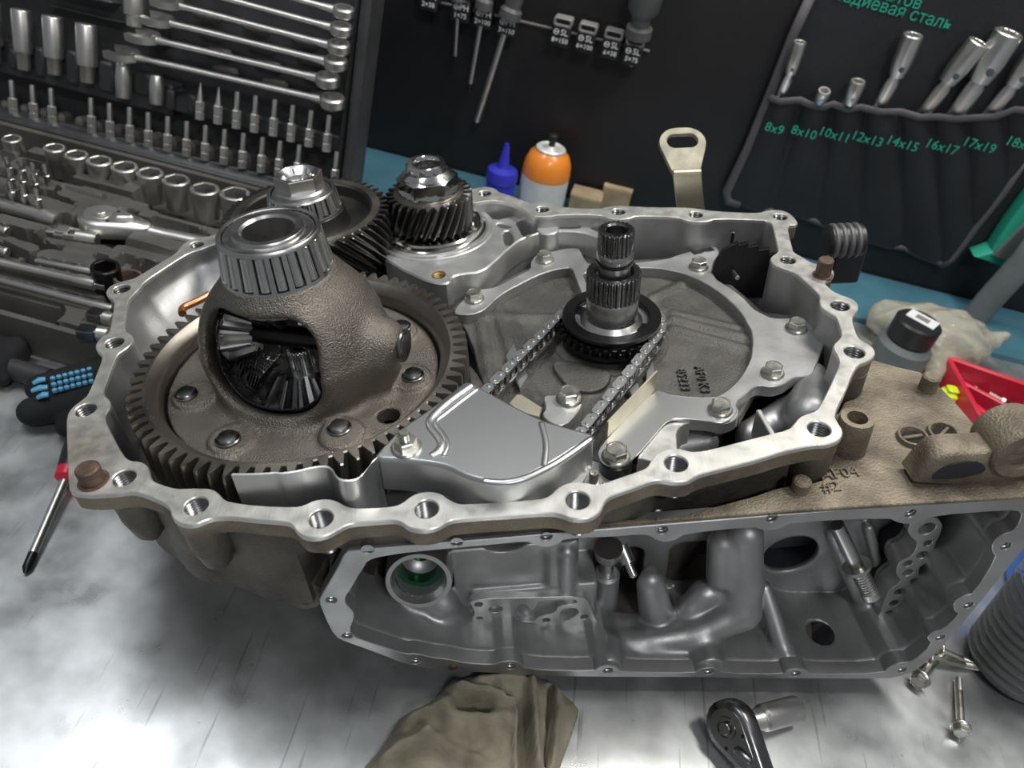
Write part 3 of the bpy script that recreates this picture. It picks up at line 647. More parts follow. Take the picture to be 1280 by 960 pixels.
def f_body(X, Y, Z):
    P = (X, Y, Z); d = np.maximum(s_poly(X[:, :, 0], Y[:, :, 0], BODY)[:, :, None], np.maximum(Z+.036, -.046-Z))
    def rib(a, b, r, k=.003, z=-.036, dz=0): return s_cap((X, Y, (Z-z)*1.6+z), P3(*a, z), P3(*b, z), r)
    for a, b, r in (((872,345),(800,380),.0035), ((800,380),(770,398),.0035), ((842,400),(937,424),.0042), ((842,412),(936,438),.0042), ((842,392),(930,412),.003),
                    ((575,396),(760,400),.005), ((622,385),(650,470),.005), ((600,395),(612,470),.004), ((650,470),(690,525),.004), ((640,400),(665,460),.003)):
        d = smin(d, rib(a, b, r), .004)
    tongue = chaikin(C2([(690,456),(694,450),(705,450),(752,462),(761,464),(763,472),(758,482),(747,488),(732,489.5),(716,485.6),(701,474)], -.032), 1)
    d = smin(d, np.maximum(s_poly(X[:, :, 0], Y[:, :, 0], tongue)[:, :, None], np.maximum(Z+.032, -.04-Z)), .0015)
    hubr = np.sqrt((X-SC[0])**2+(Y-SC[1])**2)
    d = smin(d, np.maximum(hubr-.043, np.maximum(Z+.0335, -.04-Z)), .004)
    return d
setp(sdf_obj('cast_body', f_body, (min(bx)-.004, min(by)-.004, -.048), (max(bx)+.004, max(by)+.004, -.022), .0013, 'sand_cast', cov, BO), 'dark sandy cast body')
# cast lettering
for s, p0, p1, sz in (('AF0 K3', (873, 458), (882, 489), .0098), ('85233', (850, 458), (858, 490), .0098)):
    a, b = P3(*p0), P3(*p1); d = Vector(b)-Vector(a)
    text(s, sz, .0012, 'sand_cast', cov, BO @ frame((Vector(a)+Vector(b))/2+Vector((0, 0, -.0012)), d, Vector((0, 0, 1)).cross(d)))
me = bolt_mesh(.0115, .0072, .0083, .0018)
for p in ((681, 325), (593, 374), (873, 334), (995, 411), (965.5, 467)):
    c = CP(*p, ZP); link('bolt', me, cov, BO @ T(c[0], c[1], ZP) @ RZ(random.uniform(0, 60)))
# dark holes of the lever ear
c = CP(893, 314, ZP); Geo().box(.020, .006, .0006, ch=.0002).obj('slot', 'oil_shade_black', cov, BO @ T(c[0]-.010, c[1]+.001, ZP+.0002) @ RZ(18))

# ------------------------------------------------------------------ thin sheet guide bracket beside the chain
gb, B = cthing('guide_bracket', 'bent sheet metal chain guide bracket held by two hex bolts', 'bracket', *CP(820, 540, -.025)[:2], -.027)
o0 = CP(820, 540, -.025); BO = B @ T(-o0[0], -o0[1], 0)
ol = C2([(758.6,548),(788,518),(819,488),(826,489),(840,495),(886,498),(905,494),(918,500),(922,513),(915,524),(902,529),(886,526),(862,523.5),(846,523),(838,524),(831,528),(822,538),(794,571),(784,580),(770,584),(756,580),(747.5,571),(748,562)], -.0255)
g = Geo(); g.plate(chaikin(ol, 1), (), -.027, -.0255, .0003); g.obj('sheet', 'tin', gb, BO)
a, b = CP(759.5, 547, -.0255), CP(819, 488.5, -.0255)
d = (Vector(b)-Vector(a)); nrm = Vector((-d.y, d.x, 0)).normalized()
up = Vector((0, 0, .0135)); g = Geo()
V = [Vector(a), Vector(b), Vector(b)+up*1.25+d*.01, Vector(a)+up*1.0]; V += [v+nrm*.0012 for v in V]
g.add(V, [(0, 1, 2, 3), (7, 6, 5, 4), (0, 4, 5, 1), (1, 5, 6, 2), (2, 6, 7, 3), (3, 7, 4, 0)]); setp(g.obj('upright_lip', 'tin_yellow', gb, BO), 'yellowish upright lip')
for p, s in (((900, 513), 1), ((770, 572), 1.12)):
    c = CP(*p, -.0255); link('bolt', me, gb, BO @ T(c[0], c[1], -.0255) @ RZ(20) @ Matrix.Scale(s, 4))
c = CP(770, 572, -.027); Geo().cyl(.0105, -.062, -.0272, 28, ch=.001).obj('spacer', 'black_steel', gb, BO @ T(c[0], c[1], 0))
# small lug plate and bolt left of the chain
lg, B = cthing('lug_plate', 'small bright lug plate with one hex bolt beside the silver baffle', 'plate', *CP(705, 508, -.027)[:2], -.036)
o0 = CP(705, 508, -.027); BO = B @ T(-o0[0], -o0[1], 0)
ol = C2([(679,497),(684,493.5),(696,494),(700,488),(715,486),(728,495),(728,506),(722,516),(706,532),(690,530),(677,519),(683,510)], -.0275)
g = Geo(); g.plate(chaikin(ol, 1), (), -.036, -.0275, .0006); g.obj('plate', 'cast_bright', lg, BO)
g = Geo(); g.plate(C2([(636,504),(646,492.5),(652,493),(678,509),(674,521),(650,515)], -.030), (), -.036, -.030, .0006); g.obj('bar', 'tin_yellow', lg, BO)
c = CP(711.5, 499, -.0275); link('bolt', me, lg, BO @ T(c[0], c[1], -.0275) @ RZ(7) @ Matrix.Scale(1.12, 4))
# castings deep inside the right front corner
def f_in(X, Y, Z):
    P = (X, Y, Z); q = lambda px, py, z: CP(px, py, z)
    d = s_cap(P, q(1012, 520, -.040), q(1016, 470, -.038), .017, .010); d = smin(d, s_cap(P, q(985, 520, -.055), q(940, 545, -.060), .014, .012), .008)
    d = smin(d, s_cap(P, q(880, 552, -.056), q(846, 556, -.056), .010, .012), .006); d = smin(d, s_cap(P, q(1000, 470, -.060), q(1030, 440, -.055), .015, .012), .008)
    return np.maximum(d, -(Y-(.2864+.05*X+.012+np.maximum(-.036-Z, 0)/1.15)))
setp(sdf_obj('inner_casting', f_in, (.07, .295, -.077), (.26, .45, -.020), .0016, 'cast_clean', case, onc()), 'grey castings inside the right front corner')
a, b = CP(948, 512, -.030), CP(969, 548, -.030); g = Geo(); d = Vector(b)-Vector(a); g.box(d.length, .0035, .035, T(d.length/2, 0, -.017), .0006); g.obj('inner_web', 'cast_bright', case, onc(frame(a, d, Vector((0, 0, 1)).cross(d))))
# light machined pad next to the flange and steel strips under the chain
pad = C2([(838,527),(856,525),(866,527),(852,531),(845,540),(846,553),(847,566),(825,580),(806,574),(794,573),(818,543),(828,531)], -.0285)
g = Geo(); g.plate(chaikin(pad, 1), (), -.06, -.0285, .0005); g.obj('machined_pad', 'machined', case, onc())
for q in ([(786,487),(797,478),(802,493),(793,500)], [(808,464),(816,452),(819,470),(819,487),(806,497)], [(642,468),(655,458),(660,470),(650,486)], [(632,445),(642,429),(647,440),(637,455)]):
    Geo().plate(C2(q, -.031), (), -.036, -.031, .0004).obj('steel_strip', 'tin', cov, T(0, 0, .050) @ T(-SC[0], -SC[1], 0))
# ------------------------------------------------------------------ silver stamped oil baffle
ZB = .016
bf, B = cthing('oil_baffle', 'silver stamped sheet metal oil baffle between ring gear and chain', 'baffle', *CP(600, 550, ZB)[:2], -.020)
o0 = CP(600, 550, ZB); BO = B @ T(-o0[0], -o0[1], 0)
BTOP = [(585,476),(592,478),(600,482),(635,502.5),(678.8,524),(710,533),(738,540),(743,545),(728,556),(704,572),(680,586),(655,598),(628.8,603.5),(602,601),(578,594),(560,583.8),(540,579.5),(522.5,577.5),(495,575),(472.5,574),(466.5,570),(478.8,555.6),(500.6,533.8),(538,508.8),(563,490),(578,478)]
bt = chaikin(C2(BTOP, ZB), 1); 
if sum(bt[k-1][0]*bt[k][1]-bt[k][0]*bt[k-1][1] for k in range(len(bt))) < 0: bt = bt[::-1]
g = Geo(); g.plate(offset(bt, .0022), (), ZB-.0010, ZB, 0)
g.loft([[(x, y, ZB) for x, y in offset(bt, .0022)], [(x, y, ZB-.0006) for x, y in offset(bt, .0009)], [(x, y, ZB-.0022) for x, y in bt]])
setp(g.obj('top_sheet', 'tin', bf, BO, 50), 'flat silver top')
n = len(bt); i0 = min(range(n), key=lambda k: math.dist(bt[k], CP(742, 546, ZB)[:2])); i1 = min(range(n), key=lambda k: math.dist(bt[k], CP(468, 572, ZB)[:2]))
seq = []; k = i0
while True:
    seq.append(bt[k]); 
    if k == i1: break
    k = (k-1) % n
    if len(seq) > n: break
if len(seq) > n*.6:
    seq = []; k = i0
    while k != i1: seq.append(bt[k]); k = (k+1) % n
    seq.append(bt[i1])
sk = [(x, y) for x, y in seq]
g = Geo(); g.loft([[(x, y, ZB-.0020) for x, y in sk], [(x, y, ZB-.010) for x, y in sk], [(x, y-.0004, ZB-.024) for x, y in sk]], close=False)
g.loft([[(x, y+.0011, ZB-.024) for x, y in sk], [(x, y+.0011, ZB-.0020) for x, y in sk]], close=False); g.obj('skirt', 'tin', bf, BO, 50)
def bead(pts, r, m='tin', parent=bf, z=ZB, M=None):
    P = [CP(x, y, z) for x, y in pts]; P = chaikin([tuple(p) for p in P], 2, closed=False)
    P = [(x, y, z-r*.35) for x, y, _ in P]; g = Geo(); g.tube(P, [r*.3]+[r]*(len(P)-2)+[r*.3], 12, flat=.8); return g.obj('pressed_bead', m, parent, M or BO, 60)
bead([(589,481),(573,492),(556,505),(540,520),(536,529),(540,537),(549,547),(553,556),(546,566),(538,570)], .0030)
bead([(598,485),(580,498),(556,517),(545,525),(545,533),(556,545),(560,558),(553,570)], .0020)
bead([(676,527),(681,545),(683,560),(681,575),(680,583)], .0022)
bead([(741,546),(716,564),(695,578),(680,586),(655,598),(628,603),(602,600)], .0022)
c = CP(508, 560, ZB)
g = Geo(); g.lathe([(.0088, 0), (.0088, .0010), (.0080, .0018)], 28); g.ngon(.0064, .0016, .0066, 6, ch=.0005, rot=.3); nut = g.obj('flange_nut', 'zinc', bf, BO @ T(c[0], c[1], ZB))
g = Geo(); pr = []; z = .005
while z < .0118: pr += [(.0033, z), (.0028, z+.0005)]; z += .001
g.lathe([(.0033, .004)]+pr+[(.0026, .0125), (.0001, .0125)], 16); g.obj('stud', 'zinc', nut)
# stud with nut in front of the guide bracket
st, B = cthing('stud_nut', 'small stud with hex nut between silver baffle and flange', 'nut', *CP(742, 600, -.018)[:2], -.030)
g = Geo(); g.lathe([(.0078, .004), (.0078, .0055), (.007, .0065)], 24); g.ngon(.0066, .006, .0110, 6, ch=.0006); g.obj('nut', 'zinc', st)
g = Geo(); g.lathe([(.0030, 0), (.0030, .0175), (.0025, .0185), (.0013, .0185), (.0012, .017), (.0001, .017)], 16); g.obj('stud', 'zinc', st)
# ------------------------------------------------------------------ thin splash strip between ring gear and flange
sp, B = cthing('splash_strip', 'thin bent grey splash strip standing beside the ring gear teeth', 'sheet strip', *CP(380, 590, .017)[:2], -.033)
o0 = CP(380, 590, .017); BO = B @ T(-o0[0], -o0[1], 0)
pt = [(289,594),(312,594),(335,593),(344,592),(352,593),(372,590),(388,586),(400,584),(410,584.5),(416,590),(420,598),(428,602),(440,602),(450,598),(458,588),(466,577),(471,573)]
P = chaikin(C2(pt, .017), 2, closed=False)
g = Geo(); g.loft([[(x, y, -.033) for x, y in P], [(x, y, .017) for x, y in P]], close=False)
Q = [(x+.0003, y+.0012) for x, y in P]
g.loft([[(x, y, .017) for x, y in P], [(x, y, .0172) for x, y in Q], [(x, y, -.033) for x, y in Q]], close=False); g.obj('sheet', 'tin', sp, BO, 50)
# ------------------------------------------------------------------ cast web round the pinion with its pockets
ZW = -.012
web = [(478,322),(490,329),(505,338),(522,346),(538.8,352.8),(556,355),(563,352),(565,345.5),(578,342),(602,340),(622.5,323),(635,310.6),(653.8,296.6),(675.6,290.5),(696,288.5),(725.6,289),(747.5,296),(760,300),(775,296),(790,280),(780,268),(756,266),(730,266),(696,266.5),(676,268),(660,266),(640,250),(612,246),(590,250),(560,250),(520,252),(490,256)]
W2 = chaikin(C2(web, ZW), 1)
pk = [[(600,258),(610,253),(620,252),(634,253),(648,259),(657,264),(650,268),(634,271.5),(619,275),(610,268),(603,262)],
      [(644,278),(652,273.5),(664,272),(690,272),(697,270.5),(722,270.5),(726,274),(726.5,283),(722,285.5),(700,285),(680,286.5),(668,291),(657,296),(652,293),(648,284)],
      [(732,270.5),(752,271.5),(759,275),(772,277),(774,284),(763,291),(752,291),(737,284.5)],
      [(620,279),(626,278),(637,281.5),(640,284),(634,285.5),(624,283.5)],
      [(628,289),(638,287.5),(645,300),(634,309),(629,300)]]
hub = circle(PCN[0], PCN[1], .0485, 48)
g = Geo(); g.plate(W2, [chaikin(C2(q, ZW), 1) for q in pk]+[hub, circle(*CP(548.5, 343.5, ZW)[:2], .0050, 20)], -.036, ZW, .0012)
web_o = g.obj('ribbed_web', 'cast_bright', case, onc()); setp(web_o, 'bright ribbed casting round the pinion')
g = Geo(); g.plate(W2, (), -.046, -.034); g.obj('pocket_floor', 'cast_clean', case, onc())
g = Geo(); g.lathe([(.0486, -.034), (.0486, -.0125), (.0500, -.0108), (.0540, -.0108), (.0550, -.0118)][::-1], 64, cap=False); g.obj('hub_seat', 'cast_bright', case, onc(T(PCN[0], PCN[1], 0)))
c = CP(548.5, 343.5, ZW); link('bolt_thread', thread_mesh(.0050, .012, 'brass'), web_o, T(c[0], c[1], ZW+.0004))
g = Geo(); c = CP(685, 287, ZW); g.lathe([(.010, -.03), (.010, ZW), (.009, ZW+.001), (.0001, ZW+.001)], 24); g.obj('boss', 'cast_bright', case, onc(T(c[0], c[1], 0)))
# copper pipe peeping out beside the ring gear
P = [CP(x, y, -.004) for x, y in ((228, 392), (227, 387), (232, 383), (242, 379), (252, 374), (262, 368))]
P = chaikin([tuple(p) for p in P], 2, closed=False)
cp = thing('copper_pipe', 'orange copper oil pipe peeping out behind the ring gear', 'pipe', MC @ T(*P[0]))
Geo().tube([tuple(np.array(p)-np.array(P[0])) for p in P], .0030, 12).obj('pipe', 'copper', cp)
# black toothed parking sector and pin at the back right
pk_, B = cthing('toothed_sector', 'black toothed lever sector standing at the back of the case', 'lever', *CP(918, 345, -.03)[:2], -.050)
o0 = CP(918, 345, -.03)
def f_sector():
    pts = [(-.022,-.02),(.030,-.020),(.034,.012),(.031,.020),(.0255,.0175),(.0245,.0235),(.0165,.0215),(.0155,.026),(.008,.024),(.007,.028),(0,.0255),(-.001,.028),(-.006,.025),(-.012,.021),(-.018,.010)]
    g = Geo(); g.plate(pts, (), -.0025, .0025, .0004); return g
f_sector().obj('plate', 'black_steel', pk_, T(0, 0, .022) @ RZ(-8) @ RX(78))
g = Geo(); g.cyl(.0018, 0, .014, 12, ch=.0003); g.obj('pivot_pin', 'steel', pk_, T(-.004, -.006, .028) @ RX(80))
rp, B = cthing('rod_pin', 'slim upright steel pin at the rear inner wall', 'pin', *CP(911, 318, -.02)[:2], -.060)
Geo().cyl(.0022, 0, .062, 12, ch=.0004).obj('rod', 'steel_dark', rp)
# ------------------------------------------------------------------ side chamber of the case (valve body side) facing the camera
PU = Vector((1, .0499, 0)).normalized(); PV = Vector((0, 0, 1)); PNn = PU.cross(PV); PO = Vector((0, .2864, 0))
PM = Matrix([[PU[i], PV[i], PNn[i], PO[i]] for i in range(3)] + [[0, 0, 0, 1]])
def PF(px, py, w=0.0):
    d = Vector(BC @ ray(px, py)); o = Vector((0, 0, HC)); t = ((PO+PNn*w)-o).dot(PNn)/d.dot(PNn); q = o+d*t-PO
    return (q.dot(PU), q.dot(PV), w)
def F2(pts, w=0.0): return [PF(x, y, w)[:2] for x, y in pts]
PANO = [(436,676),(520,670),(640,663),(820,651.5),(960,641),(1080,633),(1280,621),(1325,618),(1322,632),(1280,686),(1212.5,769),(1175,812),(1152,834),(1130,845),(1105,849),(950,848),(860,846.5),(755,846.5),(665,845),(605,840.5),(550,838.5),(507.5,831),(470,816),(432,802.5),(418,796),(406,772),(398.5,752),(401,745),(416,720),(427,700)]
PANI = [(460,701),(479,695.5),(520,690),(620,681),(657,677),(668,681.5),(683,685),(697,681),(707,673.5),(776,671),(795,668.5),(812,669.5),(820,676),(832,678.5),(845,675.5),(856,667.5),(942,659),(952,663),(966,663.5),(978,660),(990,653.5),(1111,647.5),(1122,654),(1140,656),(1154,652),(1167,645),(1260,638),(1277,640),(1276,650),(1268,664),(1253,668),(1241,678),(1240,690),(1246,697),(1218,742),(1204,745),(1192,753),(1193,765),(1200,768),(1178,788),(1166,790),(1158,798),(1166,806),(1140,828),(1128,828),(1112,833),(1104,842),(1012,843),(1008,837),(995,836),(983,838),(978,843),(904,841.5),(897,836),(886,834.5),(874,837),(868,841.5),(777,840),(772,834),(760,832),(747,834),(742,839),(657,837),(650,828),(638,826),(624,828),(616,831),(582,829),(560,824),(540,822),(520,817),(508,818),(480,809),(455,801),(443,796),(437,788),(444,770),(440,762),(432,755),(432,746),(440,735),(447,722),(455,710)]
PHOL = [(459.7,687),(571,678),(683,671),(828,663),(965,648),(1139,642),(1258,683),(1211,757),(1176,797.5),(1128,838),(995,842.5),(886,840.5),(760,838.5),(638,833.5),(520,827),(434,795),(414,750.5)]
po = [(x, min(y, -.0346)) for x, y in chaikin(F2(PANO), 1)]; pi_ = chaikin(F2(PANI), 1)
g = Geo(); g.plate(po, [pi_]+[circle(*PF(x, y)[:2], .0034, 16) for x, y in PHOL], -.010, 0, .0005)
panf = g.obj('pan_flange', 'cast_clean', case, onc(PM)); setp(panf, 'grey flat sealing face of the side opening')
for x, y in PHOL:
    c = PF(x, y); link('bolt_thread', thread_mesh(.0036, .012, 'steel'), panf, T(c[0], c[1], -.0006))
wl = inset if False else None
DEP = -.072
ppoly = resample(pi_, 150)
def f_pan(X, Y, Z):
    P = (X, Y, Z); d2 = s_poly(X[:, :, 0], Y[:, :, 0], ppoly)[:, :, None]
    hol = np.maximum(d2-(Z+.02)*.03, -(Z-DEP))
    d = np.maximum(np.maximum(d2-.005, DEP-.006-Z), Z+.008); d = smax(d, -hol, .006)
    def cap(a, b, r0, r1=None, w0=-.05, w1=None, k=.005):
        nonlocal d
        d = smin(d, s_cap(P, PF(*a, w0), PF(*b, w0 if w1 is None else w1), r0, r1), k)
    # boss of the bore and its foot
    c = PF(524, 722, -.030); b_ = (c[0], c[1]-.012, DEP); d = smin(d, s_cap(P, (c[0], c[1]-.008, -.045), b_, .0215), .004)
    d = smin(d, s_cap(P, (c[0]-.001, c[1]-.012, -.050), (c[0]-.001, c[1]-.075, -.056), .0175, .021), .006)
    d = smin(d, s_cap(P, (c[0]+.012, c[1]-.045, -.040), (c[0]+.014, c[1]-.085, -.045), .010, .013), .008)
    q0 = np.array([c[0], c[1]+.001, -.030]); qa = np.array([0, .276, .961]); d = smax(d, -s_cap(P, tuple(q0+qa*.012), tuple(q0-qa*.012), .0156), .001)
    # flat block right of the bore with a rounded saddle
    a, b = PF(562, 690, -.046), PF(722, 744, -.046)
    blk = s_box(X, Y, Z, ((a[0]+b[0])/2, (a[1]+b[1])/2, -.062), ((b[0]-a[0])/2, (a[1]-b[1])/2, .016), .002)
    s = PF(630, 672, -.046); blk = smax(blk, -s_cyl((X, Y, Z), (s[0], s[1]+.004), .020, -.054, .0, 2), .0015); d = smin(d, blk, .003)
    # rounded pillar beside it
    cap((708, 690), (708, 745), .0065, w0=-.044)
    cap((690, 690), (690, 742), .004, w0=-.046)
    # step that carries the separator pad
    a, b = PF(588, 744, -.040), PF(745, 782, -.040)
    d = smin(d, s_box(X, Y, Z, ((a[0]+b[0])/2, (a[1]+b[1])/2-.003, -.058), ((b[0]-a[0])/2, (a[1]-b[1])/2+.002, .017), .003), .003)
    # oil channels: rounded lumps and long ridges
    for a, b, r0, r1, w0, w1 in (((812,725),(820,765),.0105,.013,-.050,-.046), ((862,760),(880,742),.010,.010,-.045,-.05), ((880,742),(905,735),.010,.012,-.05,-.052), ((903,680),(903,718),.011,.012,-.056,-.050), ((932,668),(930,725),.0125,.014,-.054,-.048),
            ((930,725),(925,760),.014,.016,-.048,-.040), ((925,765),(870,792),.013,.012,-.036,-.030), ((870,792),(800,803),.012,.011,-.030,-.028), ((800,803),(700,800),.011,.007,-.028,-.030), ((745,785),(820,783),.006,.007,-.040,-.040), ((820,783),(870,768),.007,.008,-.040,-.042),
            ((640,778),(640,822),.005,.005,-.040,-.012), ((590,775),(588,820),.006,.005,-.044,-.012), ((690,785),(706,830),.004,.004,-.036,-.012),
            ((452,760),(480,776),.006,.006,-.03,-.035), ((480,776),(510,800),.006,.008,-.035,-.03),
            ((955,735),(985,833),.006,.007,-.052,-.010), ((880,800),(886,832),.010,.011,-.026,-.006), ((760,805),(760,832),.009,.010,-.022,-.006),
            ((1042,665),(1095,790),.007,.007,-.062,-.055), ((1150,712),(1208,752),.008,.008,-.050,-.006), ((1140,752),(1172,793),.007,.008,-.045,-.006), ((1108,800),(1127,832),.009,.010,-.035,-.006), ((1083,790),(1108,800),.006,.007,-.045,-.035),
            ((1190,645),(1250,678),.005,.005,-.06,-.006), ((1178,650),(1160,720),.008,.006,-.060,-.055), ((1160,720),(1118,780),.006,.006,-.055,-.050), ((1085,660),(1105,740),.004,.004,-.066,-.066)):
        d = smin(d, s_cap(P, PF(*a, w0), PF(*b, w1), r0, r1), .005)
    # dark round openings
    d = np.maximum(d, -np.maximum(np.sqrt((X-.2342)**2+(Z+.0354)**2)-.0108, -.2262-Y))
    c = PF(990, 690, DEP); d = smax(d, -s_cyl(P, (c[0], c[1]-.004), .021, -.2, .05-.1, 2), .003)
    c = PF(765, 716, DEP); d = smax(d, -s_box(X, Y, Z, (c[0]+.006, c[1]-.002, DEP), (.018, .030, .022), .010), .002)
    c = PF(490, 730, DEP); d = smax(d, -s_box(X, Y, Z, (c[0]-.006, c[1]+.008, DEP), (.016, .028, .018), .006), .002)
    c = PF(868, 705, DEP); d = smax(d, -s_box(X, Y, Z, (c[0], c[1], DEP), (.020, .026, .014), .010), .002)
    d = np.maximum(d, d2-.005)
    return np.where(X > .075, np.maximum(d, (Y+.040-1.19*Z)/1.55), d)
u = [p[0] for p in ppoly]; v = [p[1] for p in ppoly]
setp(sdf_obj('side_chamber', f_pan, (min(u)-.010, min(v)-.010, DEP-.008), (max(u)+.010, max(v)+.010, -.004), .0014, 'cast_clean', case, onc(PM)), 'grey cast chamber with ribs and oil channels')
g = Geo(); c = PF(880, 740, DEP); g.box(.38, .082, .004, T(c[0]-.02, -.139, DEP-.016)); g.obj('shade_backing', 'cavity_shade', case, onc(PM))  # added dark sheet that paints deep shade behind the chamber openings
c = PF(990, 690, DEP); g = Geo(); g.lathe([(.0225, -.002), (.0225, -.026), (.0001, -.026)], 32, cap=False); g.obj('shade_cup', 'cavity_shade', case, onc(PM @ T(c[0], c[1]-.004, DEP)))  # added closed dark cup, keeps light out of the big round opening
# machined bore mouth with greenish oil
c = PF(524, 722, -.030); BM = onc(PM) @ T(c[0], c[1]+.001, -.030) @ RX(-16)
g = Geo(); g.ring([(.0158, .0), (.0185, .0050), (.0215, .0050), (.0222, .0035), (.0222, -.022), (.0158, -.022)], 48); setp(g.obj('bore_mouth', 'steel', case, BM), 'bright machined bore mouth')
g = Geo(); g.ring([(.0130, -.0105), (.0160, -.0095), (.0160, -.022), (.0130, -.022)], 40); g.lathe([(.0131, -.03), (.0131, -.012)], 40, cap=False); g.lathe([(.0001, -.026), (.0131, -.026)], 40, cap=False); setp(g.obj('bore_seat', 'green_oil', case, BM), 'oily green bore seat')
# separator pad with its openings
SEP = [(586,746),(604,742.5),(670,741),(726,739.5),(735.6,747),(741,762),(747,774),(730,782.5),(702,784),(686,777),(660,773),(640,771.5),(632,767),(622,765),(613.8,769),(602.5,776),(591,777),(585.6,770),(594,762),(590,753)]
hl = [[(PF(619, 756, -.040)[0]+.0052*math.cos(t*PI/8), PF(619, 756, -.040)[1]+.0040*math.sin(t*PI/8)) for t in range(16)],
      chaikin(F2([(645.6,753),(651,749),(657,750),(662,757),(668,756.5),(671,747),(678,744.5),(716,743.5),(721,746),(718,749.5),(697,751),(694,760),(674,764),(668,771),(652,771.5),(644,767)], -.040), 1),
      chaikin(F2([(701,755),(716,754),(722,757),(722,762),(705,772),(698,768)], -.040), 1)]
hl += [circle(*PF(x, y, -.040)[:2], r, 12) for x, y, r in ((599, 768, .0028), (682, 769.5, .0028), (729.5, 765.5, .0030), (738.5, 777.5, .0022), (598, 750, .0030))]
g = Geo(); g.plate(chaikin(F2(SEP, -.040), 1), hl, -.006, 0, .0004); setp(g.obj('separator_pad', 'cast_bright', case, onc(PM @ T(0, 0, -.036))), 'flat sealing pad with oil openings')
# piston and rod standing in the dark opening
c = PF(757, 735, -.058)
g = Geo(); g.cyl(.0098, -.024, .020, 28, ch=.002); setp(g.obj('piston', 'cast_clean', case, onc(PM @ T(c[0], c[1], -.058) @ RX(-90))), 'round grey piston')
g = Geo(); g.cyl(.0048, .019, .040, 20); g.lathe([(.0048, .034), (.009, .038), (.0105, .048)], 24); g.obj('piston_rod', 'steel', case, onc(PM @ T(c[0], c[1], -.058) @ RX(-90)))
a, b = PF(776, 682, -.064), PF(793, 722, -.045); g = Geo(); d_ = Vector(b)-Vector(a); g.tube([a, tuple(Vector(a)+d_*.95), b], [.0030, .0030, .0018], 14); g.tube([a, tuple(Vector(a)+d_*.55)], .0055, 16); g.obj('valve_pin', 'steel', case, onc(PM))
# rod with return spring
rs = thing('spring_rod', 'steel rod with return spring and washer in the side chamber', 'rod', MC @ PM @ T(*PF(1050, 665, -.05)))
o_ = Vector(PF(1050, 665, -.05)); P0, P1, P2 = Vector((0, 0, 0)), Vector(PF(1071, 708, -.042))-o_, Vector(PF(1089, 744, -.032))-o_
Geo().tube([tuple(P0-(P1-P0)*.2), tuple(P1)], .0052, 16).obj('rod', 'steel', rs)
dv = (P2-P1); L_ = dv.length; Msp = frame(P1, dv.cross(Vector((0, 0, 1))), Vector((0, 0, 1)))
zq = dv.to_track_quat('Z', 'Y').to_matrix().to_4x4(); zq.translation = P1
g = Geo(); g.ring([(.0045, -.0012), (.0105, -.0012), (.0108, .0012), (.0045, .0012)], 28); g.obj('washer', 'zinc', rs, zq)
g = Geo(); g.tube([(.0058*math.cos(t*.5), .0058*math.sin(t*.5), .001+t*L_*.80/125) for t in range(126)], .0008, 6); g.obj('spring', 'satin_chrome', rs, zq)
g = Geo(); g.cyl(.0045, 0, L_*.85, 16); g.obj('core', 'steel_dark', rs, zq)
g = Geo(); g.cyl(.0072, L_*.80, L_*1.05, 24, ch=.0008); g.obj('end_cap', 'satin_chrome', rs, zq)
# pad with a row of oil holes at the right
OHP = [(1139,652),(1135,664),(1139,672),(1146,677),(1146,686),(1138,697),(1127,701),(1121,708),(1120.6,720),(1127,727),(1112,737),(1108,746),(1103,758),(1100,767),(1092.5,778),(1091,789),(1096,794),(1105,789),(1116,779),(1122,766),(1130,756),(1133,746),(1142,740),(1150,726),(1148,710),(1158,704),(1167,694),(1168,682),(1176,668),(1179,654),(1165,645),(1150,646)]
OHH = [(1159,661,.0062),(1160,679,.0032),(1152.7,693.8,.0042),(1135,704.5,.0036),(1135,716,.0040),(1143,726,.0030),(1124.5,740,.0042),(1118,754,.0040),(1111.7,766,.0034),(1106,776.6,.0037),(1099.5,788.5,.0028)]
WQ = -.040
g = Geo(); g.plate(chaikin(F2(OHP, WQ), 1), [circle(*PF(x, y, WQ)[:2], r, 16) for x, y, r in OHH], -.020, 0, .0004)
setp(g.obj('oil_hole_pad', 'cast_bright', case, onc(PM @ T(0, 0, WQ))), 'pad with a row of round oil holes')
g = Geo(); g.plate(chaikin(F2(OHP, WQ), 1), (), -.030, -.016); g.obj('oil_hole_bottom', 'cavity_shade', case, onc(PM @ T(0, 0, WQ)))
# round hole in the chamber floor, green mark and brass plug
g = Geo(); g.cyl(.0112, -.0010, .0006, 32); g.obj('drain_hole_shade', 'oil_shade_black', case, onc(PM @ T(.2342, -.2258, -.0354) @ RX(-90)))  # black disc paints the shade inside the shallow hole
c = PF(566, 834); g = Geo(); g.cyl(.0032, -.004, .0012, 16, ch=.0004); g.obj('brown_plug', 'rust', case, onc(PM @ T(c[0], c[1], 0)))
